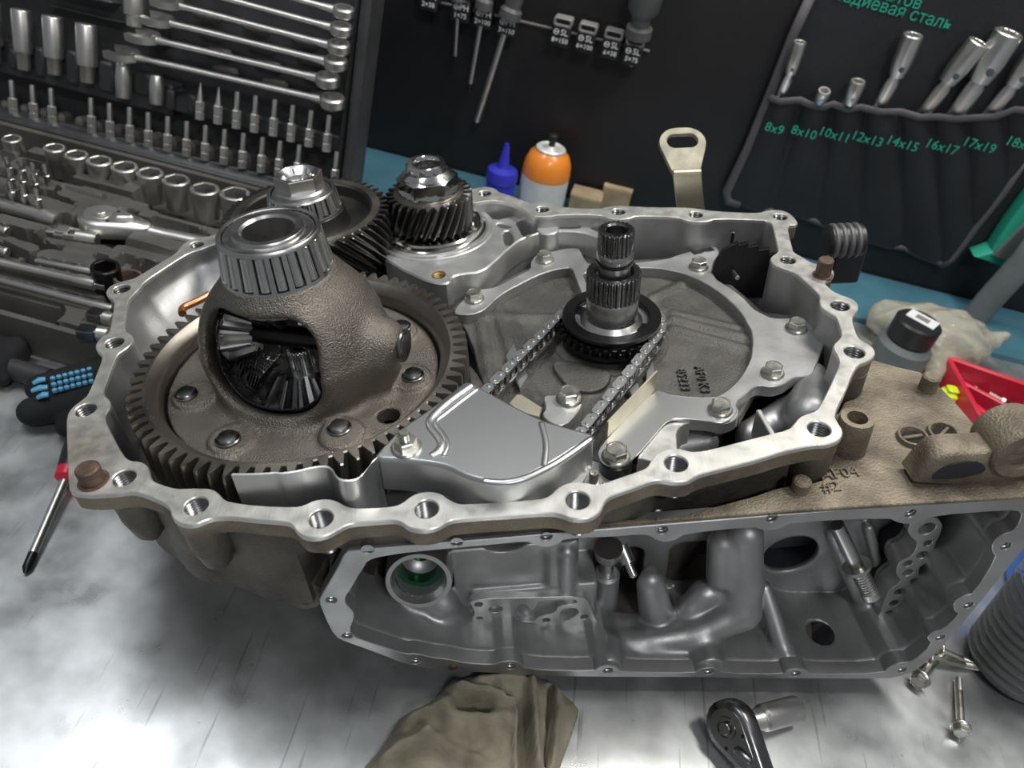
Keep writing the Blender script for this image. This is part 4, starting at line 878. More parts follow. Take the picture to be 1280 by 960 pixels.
# ------------------------------------------------------------------ brown deck over the side chamber
ZD = -.032
DF = C2([(820,651),(960,640.5),(1080,632.5),(1280,620.5),(1330,617),(1345,575),(1300,540),(1275,556),(1240,548),(1216,528),(1192,500),(1170,478),(1150,465),(1120,458),(1092,450)], ZD)
k0 = OUT.index((1076,425)); k1 = OUT.index((861,600.8))
DB = [(x-.001 if x > .16 else x, max(y, .2864+.05*x+.0035)) for x, y in [C2([OUT[k]])[0] for k in range(k0, k1-1, -1)]]
DB = [p for p in DB if p[0] > DF[0][0]]+[(DF[0][0], .2864+.05*DF[0][0]+.0035)]
g = Geo(); g.plate(DF+DB, (), -.0345, ZD, .0006); deck = setp(g.obj('side_deck', 'cast_dirty', case, onc()), 'brown stained deck beside the flange')
st_ = C2([(436,675.5),(520,669.5),(640,662.5),(820,651)], ZD)
g = Geo(); g.plate(st_+[(x, .2864+.05*x+.0035) for x, y in st_[::-1]], (), -.0345, ZD, .0004); g.obj('deck_strip', 'cast_dirty', case, onc())
# side walls of the chamber seen from outside
lo_ = inset_pan = offset(resample(po, 160), .004 if sum(po[k-1][0]*po[k][1]-po[k][0]*po[k-1][1] for k in range(len(po))) > 0 else -.004)
cu, cv = np.mean([p[0] for p in lo_]), np.mean([p[1] for p in lo_])
g = Geo(); g.loft([[(x, y, -.0095) for x, y in lo_], [(x, min(y, -.078), -.030) for x, y in lo_], [(cu+(x-cu)*.97, min(cv+(y-cv)*.95, -.17), -.110) for x, y in lo_]]); g.obj('chamber_shell', 'cast_grey_dirty', case, onc(PM), 60)
# bosses, plugs and pins on the deck
c = CP(1072, 522, -.006); g = Geo(); g.ring([(.0062, -.006), (.0062, -.030), (.0110, -.034), (.0104, -.010), (.0098, -.006)], 32); bb_ = link('boss_hole_shade', Geo().cyl(.0063, -.031, -.022, 24).mesh('boss_hole_shade', 'oil_shade_black'), case, onc(T(c[0], c[1], 0))); setp(g.obj('hollow_boss', 'cast_dirty', case, onc(T(c[0], c[1], 0))), 'round boss with deep dark hole')  # black plug inside the boss paints the shade of its hole
for px, py, r, h in ((1159, 486, .0060, .012), (1000, 611, .0056, .008)):
    c = CP(px, py, ZD); g = Geo(); g.cyl(r, -.004, h, 24, ch=.0012); g.obj('deck_pin', 'cast_dirty', case, onc(T(c[0], c[1], ZD)))
for px, py, a in ((1140, 548, 8), (1178, 543, 40)):
    c = CP(px, py, ZD); g = Geo(); g.ring([(.0066, .0005), (.0078, .0030), (.0092, .0030), (.0100, 0), (.0066, -.002)], 32); p_ = g.obj('plug_rim', 'cast_dirty', case, onc(T(c[0], c[1], ZD)))
    g = Geo(); g.cyl(.0067, -.001, .0006, 24); g.obj('plug_well', 'oil_shade_black', p_); g = Geo(); g.box(.0132, .0022, .0022, RZ(a), .0004, (0, 0, .0014)); g.obj('plug_slot', 'cast_dirty', p_)
# bracket with lug at the right edge of the deck
a = CP(1143, 610, ZD); b = CP(1330, 598, ZD); d_ = Vector((b[0]-a[0], b[1]-a[1], 0)); L_ = d_.length
BMx = onc(frame((a[0], a[1], ZD), d_, (0, 0, 1)))
pts = [(-.003, -.001), (.003, .020), (.007, .026), (.016, .0275), (.030, .026), (.040, .027), (.048, .030), (L_, .030), (L_, -.001)]
g = Geo(); g.plate(chaikin(pts, 1), (), -.017, 0, .0018); setp(g.obj('lug_bracket', 'cast_dirty', case, BMx, 50), 'thick raised lug wall')
g = Geo(); g.ring([(.0098, -.024), (.0175, -.024), (.0182, -.022), (.0182, .0015), (.0170, .003), (.0104, .003), (.0098, .002)], 40); lugt = g.obj('lug_tube', 'cast_dirty', case, BMx @ T(.056, .0245, 0)); setp(lugt, 'round lug with dark bore')
Geo().cyl(.0099, -.020, -.012, 28).obj('lug_bore', 'oil_shade_black', lugt)
g = Geo(); g.plate(chaikin([(.006, .008), (.012, .018), (.022, .021), (.034, .019), (.040, .011), (.030, .007), (.016, .006)], 1), (), -.004, .0006, .0003); g.obj('lug_recess_shade', 'cavity_shade', case, BMx)  # dark inset panel: shade painted where the wall is hollowed
d_ = Vector(CP(1076, 590, ZD))-Vector(CP(1016, 597, ZD)); y_ = Vector((0, 0, 1)).cross(d_)
text('AF04', .0118, .0009, 'cast_dirty', case, onc(frame(Vector(CP(1049, 593, ZD))+Vector((0, 0, .0004)), d_, y_)))
text('#2', .0108, .0009, 'cast_dirty', case, onc(frame(Vector(CP(1038, 610, ZD))+Vector((0, 0, .0004)), d_, y_)))
# lug on the left underside
c = PF(383, 738, -.012); g = Geo(); g.ring([(.0062, .006), (.0062, -.02), (.0125, -.02), (.0125, .004), (.0105, .006)], 28); setp(g.obj('side_lug', 'cast_grey_dirty', case, onc(PM @ T(c[0], c[1], c[2]))), 'round lug with dark hole')
c = PF(383, 738, -.03); g = Geo(); g.cyl(.0063, -.01, -.002, 20); g.box(.040, .030, .030, T(.012, .02, -.02), .006); g.obj('lug_web', 'cast_grey_dirty', case, onc(PM @ T(c[0], c[1], c[2])))
# lower front skirt below the differential
def f_dome(X, Y, Z):
    P = (X, Y, Z); d = s_ell(P, (GC[0]+.005, .395, -.030), (.118, .105, .085)); d = np.maximum(d, Z+.03)
    d = smin(d, s_cap(P, (-.10, .31, -.035), (-.02, .31, -.045), .016), .02)
    d = np.maximum(d, np.minimum(.374-Y, X+.128))
    return np.maximum(d, -(Z-(0.004-MC[2][3]-MC[2][0]*X-MC[2][1]*Y)/MC[2][2]))
setp(sdf_obj('lower_dome', f_dome, (-.28, .27, -.155), (.01, .52, -.02), .003, 'cast_grey_dirty', case, onc()), 'dark rounded underside')
# ------------------------------------------------------------------ open tool case on the left
mat('case_plastic', (.040, .041, .043), 0, .45, .25, 500, .2, 30)
mat('tray_plastic', (.095, .091, .083), 0, .48, .3, 400, .25, 18, rvar=.08)
ORD = ['first', 'second', 'third', 'fourth', 'fifth', 'sixth', 'seventh', 'eighth', 'ninth', 'tenth', 'eleventh', 'twelfth', 'thirteenth', 'fourteenth', 'fifteenth', 'sixteenth', 'seventeenth']
LU = Vector((1, -.080, 0)).normalized(); LYD = Vector((.080, 1, 0)).normalized(); LO = Vector((-.3583, .8335, 0))
TB = Matrix([[LU[i], LYD[i], (0, 0, 1)[i], LO[i]] for i in range(3)] + [[0, 0, 0, 1]]); TBI = TB.inverted()
def TP(px, py, z): return TBI @ Vector(RP(px, py, z))       # tray coordinates of a picture point at height z
LEAN = math.radians(14); LV = (LYD*math.sin(LEAN)+Vector((0, 0, 1))*math.cos(LEAN)); LNv = LU.cross(LV); LH = TB @ Vector((0, .012, .046))
LMX = Matrix([[LU[i], LV[i], LNv[i], LH[i]] for i in range(3)] + [[0, 0, 0, 1]])
def LP(px, py, off=0.0):     # lid coordinates
    d = Vector(BR @ ray(px, py)); o = Vector((0, 0, HR)); t = ((LH+LNv*off)-o).dot(LNv)/d.dot(LNv); q = o+d*t-LH
    return Vector((q.dot(LU), q.dot(LV), off))
tc = thing('tool_case', 'open black plastic tool case with leaning lid on the left', 'tool case', TB)
# tray: moulded height field
XR = .104; x0, x1, y0, y1 = -.60, XR, -.325, .008; NX, NY = 420, 210
gx, gy = np.meshgrid(np.linspace(x0, x1, NX), np.linspace(y0, y1, NY), indexing='ij')
rs_ = np.random.RandomState(3); Hh = np.full(gx.shape, .016)
def lift(mask_d, z, k=.0024):
    global Hh
    s = np.clip(.5-mask_d/k, 0, 1); Hh = Hh*(1-s)+z*s
def seg_d(a, b, r):
    ax, ay, bx_, by_ = a[0], a[1], b[0], b[1]; t = np.clip(((gx-ax)*(bx_-ax)+(gy-ay)*(by_-ay))/((bx_-ax)**2+(by_-ay)**2+1e-9), 0, 1)
    return np.hypot(gx-ax-(bx_-ax)*t, gy-ay-(by_-ay)*t)-r
def rect_d(cx, cy, sx, sy, r=.004): 
    qx, qy = np.abs(gx-cx)-sx+r, np.abs(gy-cy)-sy+r; return np.hypot(np.maximum(qx, 0), np.maximum(qy, 0))+np.minimum(np.maximum(qx, qy), 0)-r
for k in range(120):
    lift(rect_d(rs_.uniform(-.36, .09), rs_.uniform(-.27, -.06), rs_.uniform(.008, .034), rs_.uniform(.005, .016)), rs_.choice([.014, .040, .046, .052, .058]), .0018)
for a, b, r, z in (((150,255),(290,295),.010,.054), ((205,262),(285,283),.014,.030), ((85,270),(100,262),.012,.054), ((70,300),(140,318),.010,.052), ((150,310),(230,330),.008,.050), ((160,330),(200,345),.009,.034), ((30,222),(70,232),.012,.050), ((80,245),(140,262),.008,.054), ((40,250),(80,262),.012,.052), ((0,272),(50,283),.010,.050), ((0,297),(40,310),.008,.050), ((60,318),(105,326),.012,.050)):
    lift(seg_d(TP(*a, .05), TP(*b, .05), r), z)
lift(rect_d(-.25, -.012, .36, .010), .052)
lift(rect_d(-.18, -.305, .30, .020, .01), .050)
lift(seg_d(TP(-40, 366, .05), TP(48, 390, .05), .026), .050); lift(seg_d(TP(-40, 366, .05), TP(48, 390, .05), .020), .010)
TOOLS = {'long_bar': ((-25, 323), (121, 356), .0062), 'sliding_bar': ((-25, 344), (141, 387), .0050), 'thin_bar': ((45, 326), (121, 341), .0040), 'drive_bar': ((-25, 249), (73, 276), .0085), 'joint': ((62, 291), (122, 300), .0075), 'short_bar': ((-20, 281), (10, 290), .0050), 'short_bar2': ((-20, 308), (10, 316), .0050)}
for a, b, r in TOOLS.values(): lift(seg_d(TP(*a, .05), TP(*b, .05), r+.003), .040)
lift(seg_d(TP(122, 273, .05), TP(250, 304, .05), .010), .038); lift(seg_d(TP(130, 275, .05), TP(131, 275, .05), .019), .038)
V = np.stack([gx.ravel(), gy.ravel(), Hh.ravel()], 1); ii = np.arange(NX*NY).reshape(NX, NY)
F = np.stack([ii[:-1, :-1], ii[1:, :-1], ii[1:, 1:], ii[:-1, 1:]], -1).reshape(-1, 4)
tm_ = np_mesh('tray_insert', V, F, 'tray_plastic'); tm_.set_sharp_from_angle(angle=math.radians(32)); o = link('tray_insert', tm_, tc); setp(o, 'grey moulded tray insert')
g = Geo(); g.plate([(x0, y0), (XR-.035, y0), (XR, y0+.05), (XR, y1), (x0, y1)], (), .0006, .009, .002); g.obj('tray_base', 'case_plastic', tc)
g = Geo(); rim = [(x0, y0-.004), (XR-.030, y0-.004), (XR+.004, y0+.05), (XR+.004, y1), (x0, y1)]
g.loft([[(x, y, .004) for x, y in rim], [(x, y, .044) for x, y in rim], [(x*1, y+.004, .046) for x, y in rim]], close=False); g.obj('tray_rim', 'tray_plastic', tc)
g = Geo(); g.box(.62, .016, .008, T(-.28, .004, .052), .003); g.box(.62, .006, .012, T(-.28, -.010, .050), .002); g.obj('hinge_strip', 'case_plastic', tc)
a, b = TP(-60, 440, .012), TP(62, 474, .012); g = Geo(); g.tube([tuple(a), tuple(b)], .010, 12); setp(g.obj('carry_handle', 'case_plastic', tc), 'black carry handle in front of the tray')
# lid
LID = TBI @ LMX
lr = LP(452, 130)[0]; LT = .36
g = Geo(); g.box(.72, LT, .006, T(lr-.36, LT/2, -.034)); lid = g.obj('lid', 'case_plastic', tc, LID)
g = Geo(); g.box(.012, LT, .044, T(lr-.006, LT/2, -.012), .004); g.box(.72, .010, .040, T(lr-.36, .005, -.014), .003); g.box(.006, LT, .030, T(lr-.020, LT/2, -.016), .002); g.obj('lid_border', 'case_plastic', lid)
def pads(lst, m='case_plastic'):
    for pa, pb, off, th in lst:
        a, b = LP(*pa, off), LP(*pb, off); g = Geo()
        c = (a+b)/2; g.box(abs(b.x-a.x), abs(a.y-b.y), th, T(c.x, c.y, off-th/2), .0025); g.obj('lid_pocket', m, lid)
# pocket blocks between the deep sockets and rails under the bit rows
pads([((8,60),(21,88),0,.03), ((41,58),(55,98),0,.03), ((80,62),(97,108),0,.03), ((121,75),(141,118),0,.03), ((166,88),(187,122),0,.03), ((205,110),(216,140),0,.03), ((233,117),(243,143),0,.03),
      ((-30,84),(215,106),-.004,.028), ((215,139),(430,172),-.006,.026), ((60,6),(150,28),-.012,.02), ((-30,-40),(140,6),-.010,.02), ((182,14),(200,62),-.012,.02)])
for k in range(15):
    x = 5+k*23.3; y = 137+k*5.1; a = LP(x, y, -.004); g = Geo(); g.box(.012, .022, .022, T(a.x, a.y, -.012), .004); g.obj('lid_pocket', 'tray_plastic', lid)
for row in range(4):
    for k in range(3):
        a = LP(255+k*62+row*8, 20+k*16+row*23, -.016); g = Geo(); g.box(.034, .011, .010, T(a.x, a.y, -.022), .004); g.obj('lid_pocket', 'tray_plastic', lid)
# ---- tools lying in or on the case (each its own thing)
def socket_mesh(r, h, rb, hexr=None, m='satin_chrome', key=None):
    k = ('sock', round(r, 4), round(h, 4), round(rb, 4), m)
    if k in HW: return HW[k]
    hexr = hexr or r*.80; g = Geo(); g.lathe([(rb*.9, 0), (rb, .0008), (rb, h*.38), (r, h*.50), (r, h-.001), (r*.94, h)], 28, cap=False); g.cyl(rb*.9, 0, .0005, 28)
    g.plate(circle(0, 0, r*.94, 28), [circle(0, 0, hexr, 6)], h*.45, h, r*.03); g.lathe([(.0001, h*.5), (hexr, h*.5)], 6, cap=False)
    HW[k] = g.mesh('socket', m, 30); return HW[k]
SOCK = [(14.5,172.5,11.5),(68,184,12.7),(95,192.5,14),(124,200,15),(155.5,207.5,16),(187.5,215.3,16),(220,224,16.5),(256,235,17.5),(294,241,18.5)]
for k, (px, py, rp) in enumerate(SOCK):
    p = Vector(RP(px, py, .070)); dep = (Vector(p)-Vector((0, 0, HR))).dot(Vector((BR[0][2], BR[1][2], BR[2][2]))); r = rp*dep/FOC
    t = thing('hex_socket', '%s chrome socket from the left in the row along the tray hinge' % ORD[k], 'socket', T(p.x, p.y, .034), 'chrome sockets along the tray hinge')
    link('socket_body', socket_mesh(r, .036, r*.93), t); Geo().ngon(r*.78, .027, .029, 6).obj('socket_hole_shade', 'oil_shade_black', t)  # black disc paints the shade down in the socket opening
BIT = [(7.5,197),(25,200),(40,205),(55,207),(10,211),(25,214),(41,217),(11,227),(27,231),(44,236)]
me_b = Geo().ngon(.0036, 0, .020, 6, ch=.0004).lathe([(.0027, .02), (.0027, .030), (.0018, .032), (.0001, .032)], 10).mesh('bit', 'steel')
for k, (px, py) in enumerate(BIT):
    p = RP(px, py, .074); row = 'back' if k < 4 else ('middle' if k < 7 else 'front'); n_ = k if k < 4 else (k-4 if k < 7 else k-7)
    t = thing('screwdriver_bit', '%s bit from the left in the %s row of the upright bits' % (ORD[n_], row), 'bit', T(p[0], p[1], .043), 'upright bits in the tray'); link('bit_body', me_b, t)
def bar(key, name, label, m='satin_chrome', z=.050, ends=True):
    a, b, r = TOOLS[key]; A, B_ = Vector(RP(*a, z)), Vector(RP(*b, z)); t = thing(name, label, 'bar', T(*B_)); d = A-B_
    L = d.length; Mq = d.to_track_quat('Z', 'Y').to_matrix().to_4x4()
    g = Geo(); g.lathe([(r*.8, 0), (r, .001), (r, .018), (r*.82, .022), (r*.82, L-.001), (r*.7, L)], 20); g.obj('shank', m, t, Mq)
    if ends: g = Geo(); g.box(r*1.0, r*1.0, .010, T(0, 0, -.004), .0006); g.obj('square_end', m, t, Mq)
bar('long_bar', 'extension_bar', 'thick polished extension bar lying in the middle of the tray'); bar('sliding_bar', 'sliding_bar', 'long chrome sliding bar nearest the front edge of the tray', ends=False)
bar('thin_bar', 'thin_extension_bar', 'thin short chrome extension bar above the thick one'); bar('drive_bar', 'spark_plug_socket', 'stout chrome plug socket lying near the upright bits', ends=False)
bar('short_bar', 'stub_bar', 'upper chrome stub bar cut by the left picture edge', ends=False); bar('short_bar2', 'stub_bar', 'lower chrome stub bar cut by the left picture edge', ends=False)
A, B_ = Vector(RP(64, 291, .052)), Vector(RP(122, 300, .052)); t = thing('universal_joint', 'chrome universal joint with forked middle lying in the tray', 'joint', T(*A)); d = B_-A; Mq = d.to_track_quat('Z', 'Y').to_matrix().to_4x4(); L = d.length
g = Geo(); g.cyl(.0075, L*.55, L, 20, ch=.0008); g.box(.003, .012, L*.25, T(.006, 0, L*.45), .0008); g.box(.003, .012, L*.25, T(-.006, 0, L*.45), .0008); g.obj('socket_end', 'satin_chrome', t, Mq)
g = Geo(); g.box(.008, .008, L*.22, T(0, 0, L*.02), .001); g.box(.012, .003, L*.28, T(0, .006, L*.28), .0008); g.box(.012, .003, L*.28, T(0, -.006, L*.28), .0008); g.cyl(.0055, L*.1, L*.3, 16); g.obj('drive_end', 'satin_chrome', t, Mq)
def ratchet(t, M, s, L, m, m2):
    hd = hull2(circle(0, 0, .017*s, 20)+circle(.020*s, 0, .0105*s, 14)+circle(.034*s, 0, .0065*s, 10))
    g = Geo(); g.plate(hd, (), -.006*s, .006*s, .0022*s); g.tube([(.030*s, 0, 0), (.05*s, 0, 0), (L*.6, 0, 0), (L, 0, 0)], [.0062*s, .0050*s, .0055*s, .0068*s], 14, flat=.8); h = g.obj('ratchet_head', m, t, M, 50)
    g = Geo(); g.plate(hull2(circle(0, 0, .0125*s, 20)+circle(.019*s, 0, .0072*s, 12)), (), .0055*s, .0064*s, .0003*s); c = g.obj('cover_plate', m2, h)
    g = Geo(); g.ring([(.0060*s, .006*s), (.0060*s, .0072*s), (.0072*s, .0072*s), (.0075*s, .006*s)], 20); g.lathe([(.0042*s, .006*s), (.0042*s, .0085*s), (.0036*s, .009*s)], 16); g.obj('release_button', m, c)
    g = Geo(); g.box(.013*s, .0045*s, .003*s, T(.0185*s, .001*s, .0075*s) @ RZ(24), .001*s); g.obj('direction_lever', m2, c)
    for a in (50, -50): Geo().cyl(.0013*s, .006*s, .0067*s, 10).obj('cover_screw', 'black_steel', c, T(.012*s*math.cos(math.radians(a))+.002*s, .0105*s*math.sin(math.radians(a)), 0))
    return h
A, B_ = Vector(RP(128, 276, .056)), Vector(RP(262, 305, .056)); t = thing('ratchet_handle', 'chrome ratchet lying across the tool tray', 'ratchet', T(*A)); d = B_-A
ratchet(t, frame((0, 0, 0), d, Vector((0, 0, 1)).cross(d)), 1.35, d.length+.02, 'satin_chrome', 'satin_chrome')
p = RP(132, 337, .062); t = thing('impact_socket', 'black hex socket standing between the bar ends and the flange', 'socket', T(p[0], p[1], .030)); link('socket_body', socket_mesh(.0135, .036, .0135, None, 'black_steel'), t)
p = RP(160, 345, .060); t = thing('steel_bush', 'brown steel ring lying right behind the flange corner', 'ring', T(p[0], p[1], .046)); Geo().ring([(.0105, 0), (.0140, 0), (.0140, .012), (.0130, .0135), (.0110, .0135), (.0105, .012)], 28).obj('ring_body', 'rust', t)
for k, (pa, pb) in enumerate((((112, 392), (142, 400)), ((98, 414), (137, 418)))):
    A, B_ = Vector(RP(*pa, .054)), Vector(RP(*pb, .054)); d = B_-A; L = d.length
    t = thing('square_drive_adapter', ['grey square-ended adapter beside the flange, upper one', 'grey square-ended adapter beside the flange, lower one'][k], 'adapter', T(*A)); Mq = d.to_track_quat('Z', 'Y').to_matrix().to_4x4()
    g = Geo(); g.box(.013, .010, L*.6, T(0, 0, L*.3), .001); g.obj('square_block', 'steel_dark', t, Mq); g = Geo(); g.cyl(.0065, L*.6, L, 18, ch=.0008); g.obj('round_end', 'satin_chrome', t, Mq)
# lid tools
def lid_thing(name, label, cat, v, group=None): return thing(name, label, cat, LMX @ T(*v), group)
DEEP = [((-12, 2), (-6, 78), 10), ((26, 12), (31, 87), 10), ((64, 20), (69, 93), 10.5), ((107, 30), (110, 103), 11), ((168, -16), (168, 33), 11), ((153, 78), (155, 122), 9.5), ((196, 94), (196, 130), 8.5)]
dn = ['deep chrome socket at the left picture edge of the lid', 'first whole deep socket from the left in the lid', 'second whole deep socket from the left in the lid', 'third whole deep socket from the left in the lid', 'chrome socket hanging at the top edge beside the wrenches', 'short chrome socket below the lowest wrench, wider of two', 'short chrome socket below the lowest wrench, narrower of two']
for k, (pt, pb, rp) in enumerate(DEEP):
    a, b = LP(*pb, .004), LP(*pt, .004); r = rp*1.02/FOC; L = (b-a).length
    t = lid_thing('deep_socket', dn[k], 'socket', a, 'sockets in the lid')
    g = Geo(); g.lathe([(r*.70, 0), (r*.74, .001), (r*.76, L*.26), (r*.80, L*.27), (r*.98, L*.30), (r, L*.32), (r, L-.001), (r*.95, L)] if k != 5 and k != 6 else [(r*.86, 0), (r*.9, .001), (r*.98, L*.6), (r*.8, L*.95), (r*.7, L)], 22); g.obj('socket_body', 'satin_chrome', t, RX(-90))
LB = [(17.5,144),(43,150),(66,154),(115,166),(138,172.5),(162.5,177.5),(185.5,184),(209.5,189),(233,195),(256,200),(279.5,205),(302.5,210),(326,215),(347.5,219.5),(371,224.5),(417,233)]
UBT = [(249.5,149),(272,154.5),(295,160),(317.5,165),(341,169.5),(363,176.5),(385.5,183),(407.5,189)]
def bit_mesh(kind):
    k = ('lbit', kind)
    if k not in HW:
        g = Geo(); g.ngon(.0056, 0, .0095, 6, ch=.0005); g.lathe([(.0048, .0092), (.0048, .0118)], 12); g.ngon(.0056, .0115, .021, 6, ch=.0008)
        top = [(.0032, .020), (.0032, .040), (.0028, .042)] if kind == 0 else [(.0042, .020), (.0030, .028), (.0008, .042)]
        g.lathe(top+[(.0001, top[-1][1])], 10); HW[k] = g.mesh('bit', 'satin_chrome')
    return HW[k]
for nm, lst, row in (('lower', LB, 0), ('upper', UBT, 1)):
    for k, (px, py) in enumerate(lst):
        a = LP(px, py, .006); t = lid_thing('screwdriver_bit', '%s bit from the left in the %s bit row of the lid' % (ORD[k], nm), 'bit', a, nm+' bit row of the lid'); link('bit_body', bit_mesh(1 if row and k < 2 else 0), t, RX(-90))
WR = [((150,67),(420,128)),((176,45),(414,101)),((194,24),(424,80)),((206,2),(428,60)),((220,-19),(431,38)),((235,-40),(434,16))]
for k, (pa, pb) in enumerate(WR):
    a, b = LP(*pa, .010), LP(*pb, .010); d = b-a; L = d.length; s = 1.06-.04*k
    t = lid_thing('combination_wrench', '%s combination wrench from the bottom in the lid' % ORD[k], 'wrench', a, 'combination wrenches in the lid')
    Mq = frame((0, 0, 0), d, (0, -.30, 1))       # flat side seen nearly edge-on
    g = Geo(); g.tube([(.016*s, 0, 0), (.035, 0, 0), (L*.5, 0, 0), (L-.035, 0, 0), (L-.014*s, 0, 0)], [.0070*s, .0046*s, .0042*s, .0048*s, .0074*s], 12, flat=.72); g.obj('shank', 'satin_chrome', t, Mq)
    g = Geo(); g.ring([(.0092*s, -.0060*s), (.0122*s, -.0060*s), (.0138*s, -.004*s), (.0138*s, .004*s), (.0122*s, .0060*s), (.0092*s, .0060*s)], 24, T(L-.004, 0, 0)); g.obj('ring_end', 'satin_chrome', t, Mq)
    jaw = [(.022*s, -.006*s), (.014*s, -.0125*s), (.000, -.0145*s), (-.013*s, -.0115*s), (-.010*s, -.0065*s), (.003*s, -.0075*s), (.006*s, 0), (.003*s, .0075*s), (-.010*s, .0065*s), (-.013*s, .0115*s), (0, .0145*s), (.014*s, .0125*s), (.022*s, .006*s)]
    g = Geo(); g.plate(jaw, (), -.0042*s, .0042*s, .0008); g.obj('open_jaw', 'satin_chrome', t, Mq)
# ------------------------------------------------------------------ tools on the wall
mat('clip_black', (.018, .018, .019), 0, .38); mat('clip_grey', (.22, .21, .20), 0, .45); mat('print_white', (.80, .80, .80), 0, .6); mat('print_green', (.02, .36, .24), 0, .6)
mat('handle_grey', (.10, .10, .10), 0, .45, .1, 300); mat('roll_fabric', (.016, .018, .022), 0, .55, .6, 700, .3, 12); mat('roll_piping', (.085, .080, .086), 0, .6, .4, 900)
WM = T(0, 1.062, 0) @ RZ(math.degrees(WALL_YAW)) @ RX(90)    # wall coordinates: x along, y up, z out of the wall
WMI = WM.inverted()
def WP(px, py, off=0.0):
    d = Vector(BR @ ray(px, py)); o = Vector((0, 0, HR)); n = (WM.to_3x3() @ Vector((0, 0, 1))); p0 = WM @ Vector((0, 0, off)); t = (p0-o).dot(n)/d.dot(n)
    return WMI @ (o+d*t)
CL = [((535, 0), 'PH', '2×38', 1), ((575, 14), 'PH', '1×75', 1), ((603, 22), 'PH', '2×100', 1), ((633, 33), 'PH', '3×150', 1), ((700, 45), 'SL', '8×150', 0), ((731, 53), 'SL', '6×100', 0), ((763, 61), 'SL', '6×38', 0), ((790, 69), 'SL', '5×75', 0)]
cln = ['half cut at the top edge', 'with the thinnest screwdriver', 'with the middle screwdriver', 'with the longest screwdriver', 'empty, leftmost of the right hand four', 'empty, second of the right hand four', 'empty, third of the right hand four', 'with a stubby screwdriver, rightmost']
sz = .026
for k, ((px, py), a_, b_, ph) in enumerate(CL):
    c = WP(px, py, .030); t = thing('screwdriver_clip', 'black wall clip with white print, '+cln[k], 'tool clip', WM @ T(c.x, c.y, 0), 'screwdriver clips on the wall')
    g = Geo(); g.box(sz*.92, sz*1.0, .028, T(0, -sz*.02, .015), .002); g.obj('clip_block', 'clip_black', t)
    g = Geo(); g.plate(rrect(-sz*.46, sz*.40, sz*.46, sz*.80, .003), [rrect(-sz*.34, sz*.50, sz*.34, sz*.72, .002)], .010, .028, .001); g.obj('clip_loop', 'clip_grey' if not ph else 'clip_black', t)
    text(a_, sz*.40, .0003, 'print_white', t, T(sz*.18, sz*.16, .0295)); text(b_, sz*.32, .0003, 'print_white', t, T(sz*.02, -sz*.22, .0295))
    g = Geo(); g.ring([(sz*.10, 0), (sz*.135, 0), (sz*.135, .0003), (sz*.10, .0003)], 20); g.box(sz*.2, sz*.035, .0003); 
    if ph: g.box(sz*.035, sz*.2, .0003)
    g.obj('drive_symbol', 'print_white', t, T(-sz*.22, sz*.16, .0293))
g = Geo(); a, b = WP(520, -4, .008), WP(812, 64, .008); d = b-a; g.tube([tuple(a), tuple(b)], .0016, 8); rk = thing('clip_rail', 'thin grey rail that carries the wall clips', 'rail', WM); g.obj('rail_wire', 'clip_grey', rk)
for k, (pa, pb, r, hr) in enumerate((((571.5, 27), (569, 70), .0022, .010), ((600, 36), (588, 104), .0030, .012), ((629, 46), (596, 152), .0040, .015))):
    a, b = WP(*pa, .028), WP(*pb, .030); d = a-b; L = d.length
    t = thing('screwdriver', ['thinnest', 'middle sized', 'longest'][k]+' screwdriver hanging in the left hand wall clips', 'screwdriver', WM @ T(*a)); Mq = d.to_track_quat('Z', 'Y').to_matrix().to_4x4()
    g = Geo(); g.cyl(r, -L, .004, 14); g.obj('shaft', 'satin_chrome', t, Mq); g = Geo(); g.lathe([(r*.3, -L-.014), (r*.9, -L-.006), (r*.98, -L)], 14); g.obj('tip', 'black_steel', t, Mq)
    g = Geo(); g.lathe([(hr*.5, .022), (hr*.95, .024), (hr*.95, .034), (hr*.7, .038), (hr*.75, .05), (hr*1.05, .075), (hr, .115), (hr*.6, .122)], 20); g.obj('handle', 'handle_grey', t, Mq)
a = WP(797, 46, .018); b = WP(807, 0, .026); d = b-a; L = d.length
t = thing('stubby_screwdriver', 'dark screwdriver handle in the rightmost wall clip', 'screwdriver', WM @ T(*a)); Mq = d.to_track_quat('Z', 'Y').to_matrix().to_4x4()
g = Geo(); g.lathe([(.007, -.002), (.0165, 0), (.0165, .012), (.012, .015), (.012, .024), (.0195, .034), (.0205, .060), (.019, .10), (.010, .108)], 22); g.obj('handle', 'handle_grey', t, Mq); g = Geo(); g.cyl(.004, -.038, 0, 12); g.obj('shaft', 'steel_dark', t, Mq)
# ---- black tool roll with green print
RC = [WP(px, py, .010) for px, py in ((1016, -10), (907, 250), (1178, 333), (1300, 172), (1330, -10))]
ro = thing('tool_roll', 'black fabric tool roll with green sizes hanging on the wall', 'tool roll', WM @ T(RC[1].x, RC[1].y, 0)); RO = T(-RC[1].x, -RC[1].y, 0)
bot = [WP(px, py, .010) for px, py in ((907,250),(950,262),(990,266),(1020,277),(1040,285),(1060,287),(1085,300),(1110,308),(1130,310),(1150,320),(1172,328),(1178,333))]
out = [(p.x, p.y) for p in ([RC[0]]+bot+[RC[3], RC[4]])]
g = Geo(); g.plate(out, (), .002, .010, .001); g.obj('back_sheet', 'roll_fabric', ro, RO)
PK = [(962,122),(975,127),(1000,125),(1012,131),(1030,134),(1041,130),(1060,137),(1076,134),(1100,140),(1126,140),(1150,147),(1172,146),(1195,149),(1222,147),(1245,146),(1268,137),(1300,140)]
top = [WP(px, py, .016) for px, py in PK]
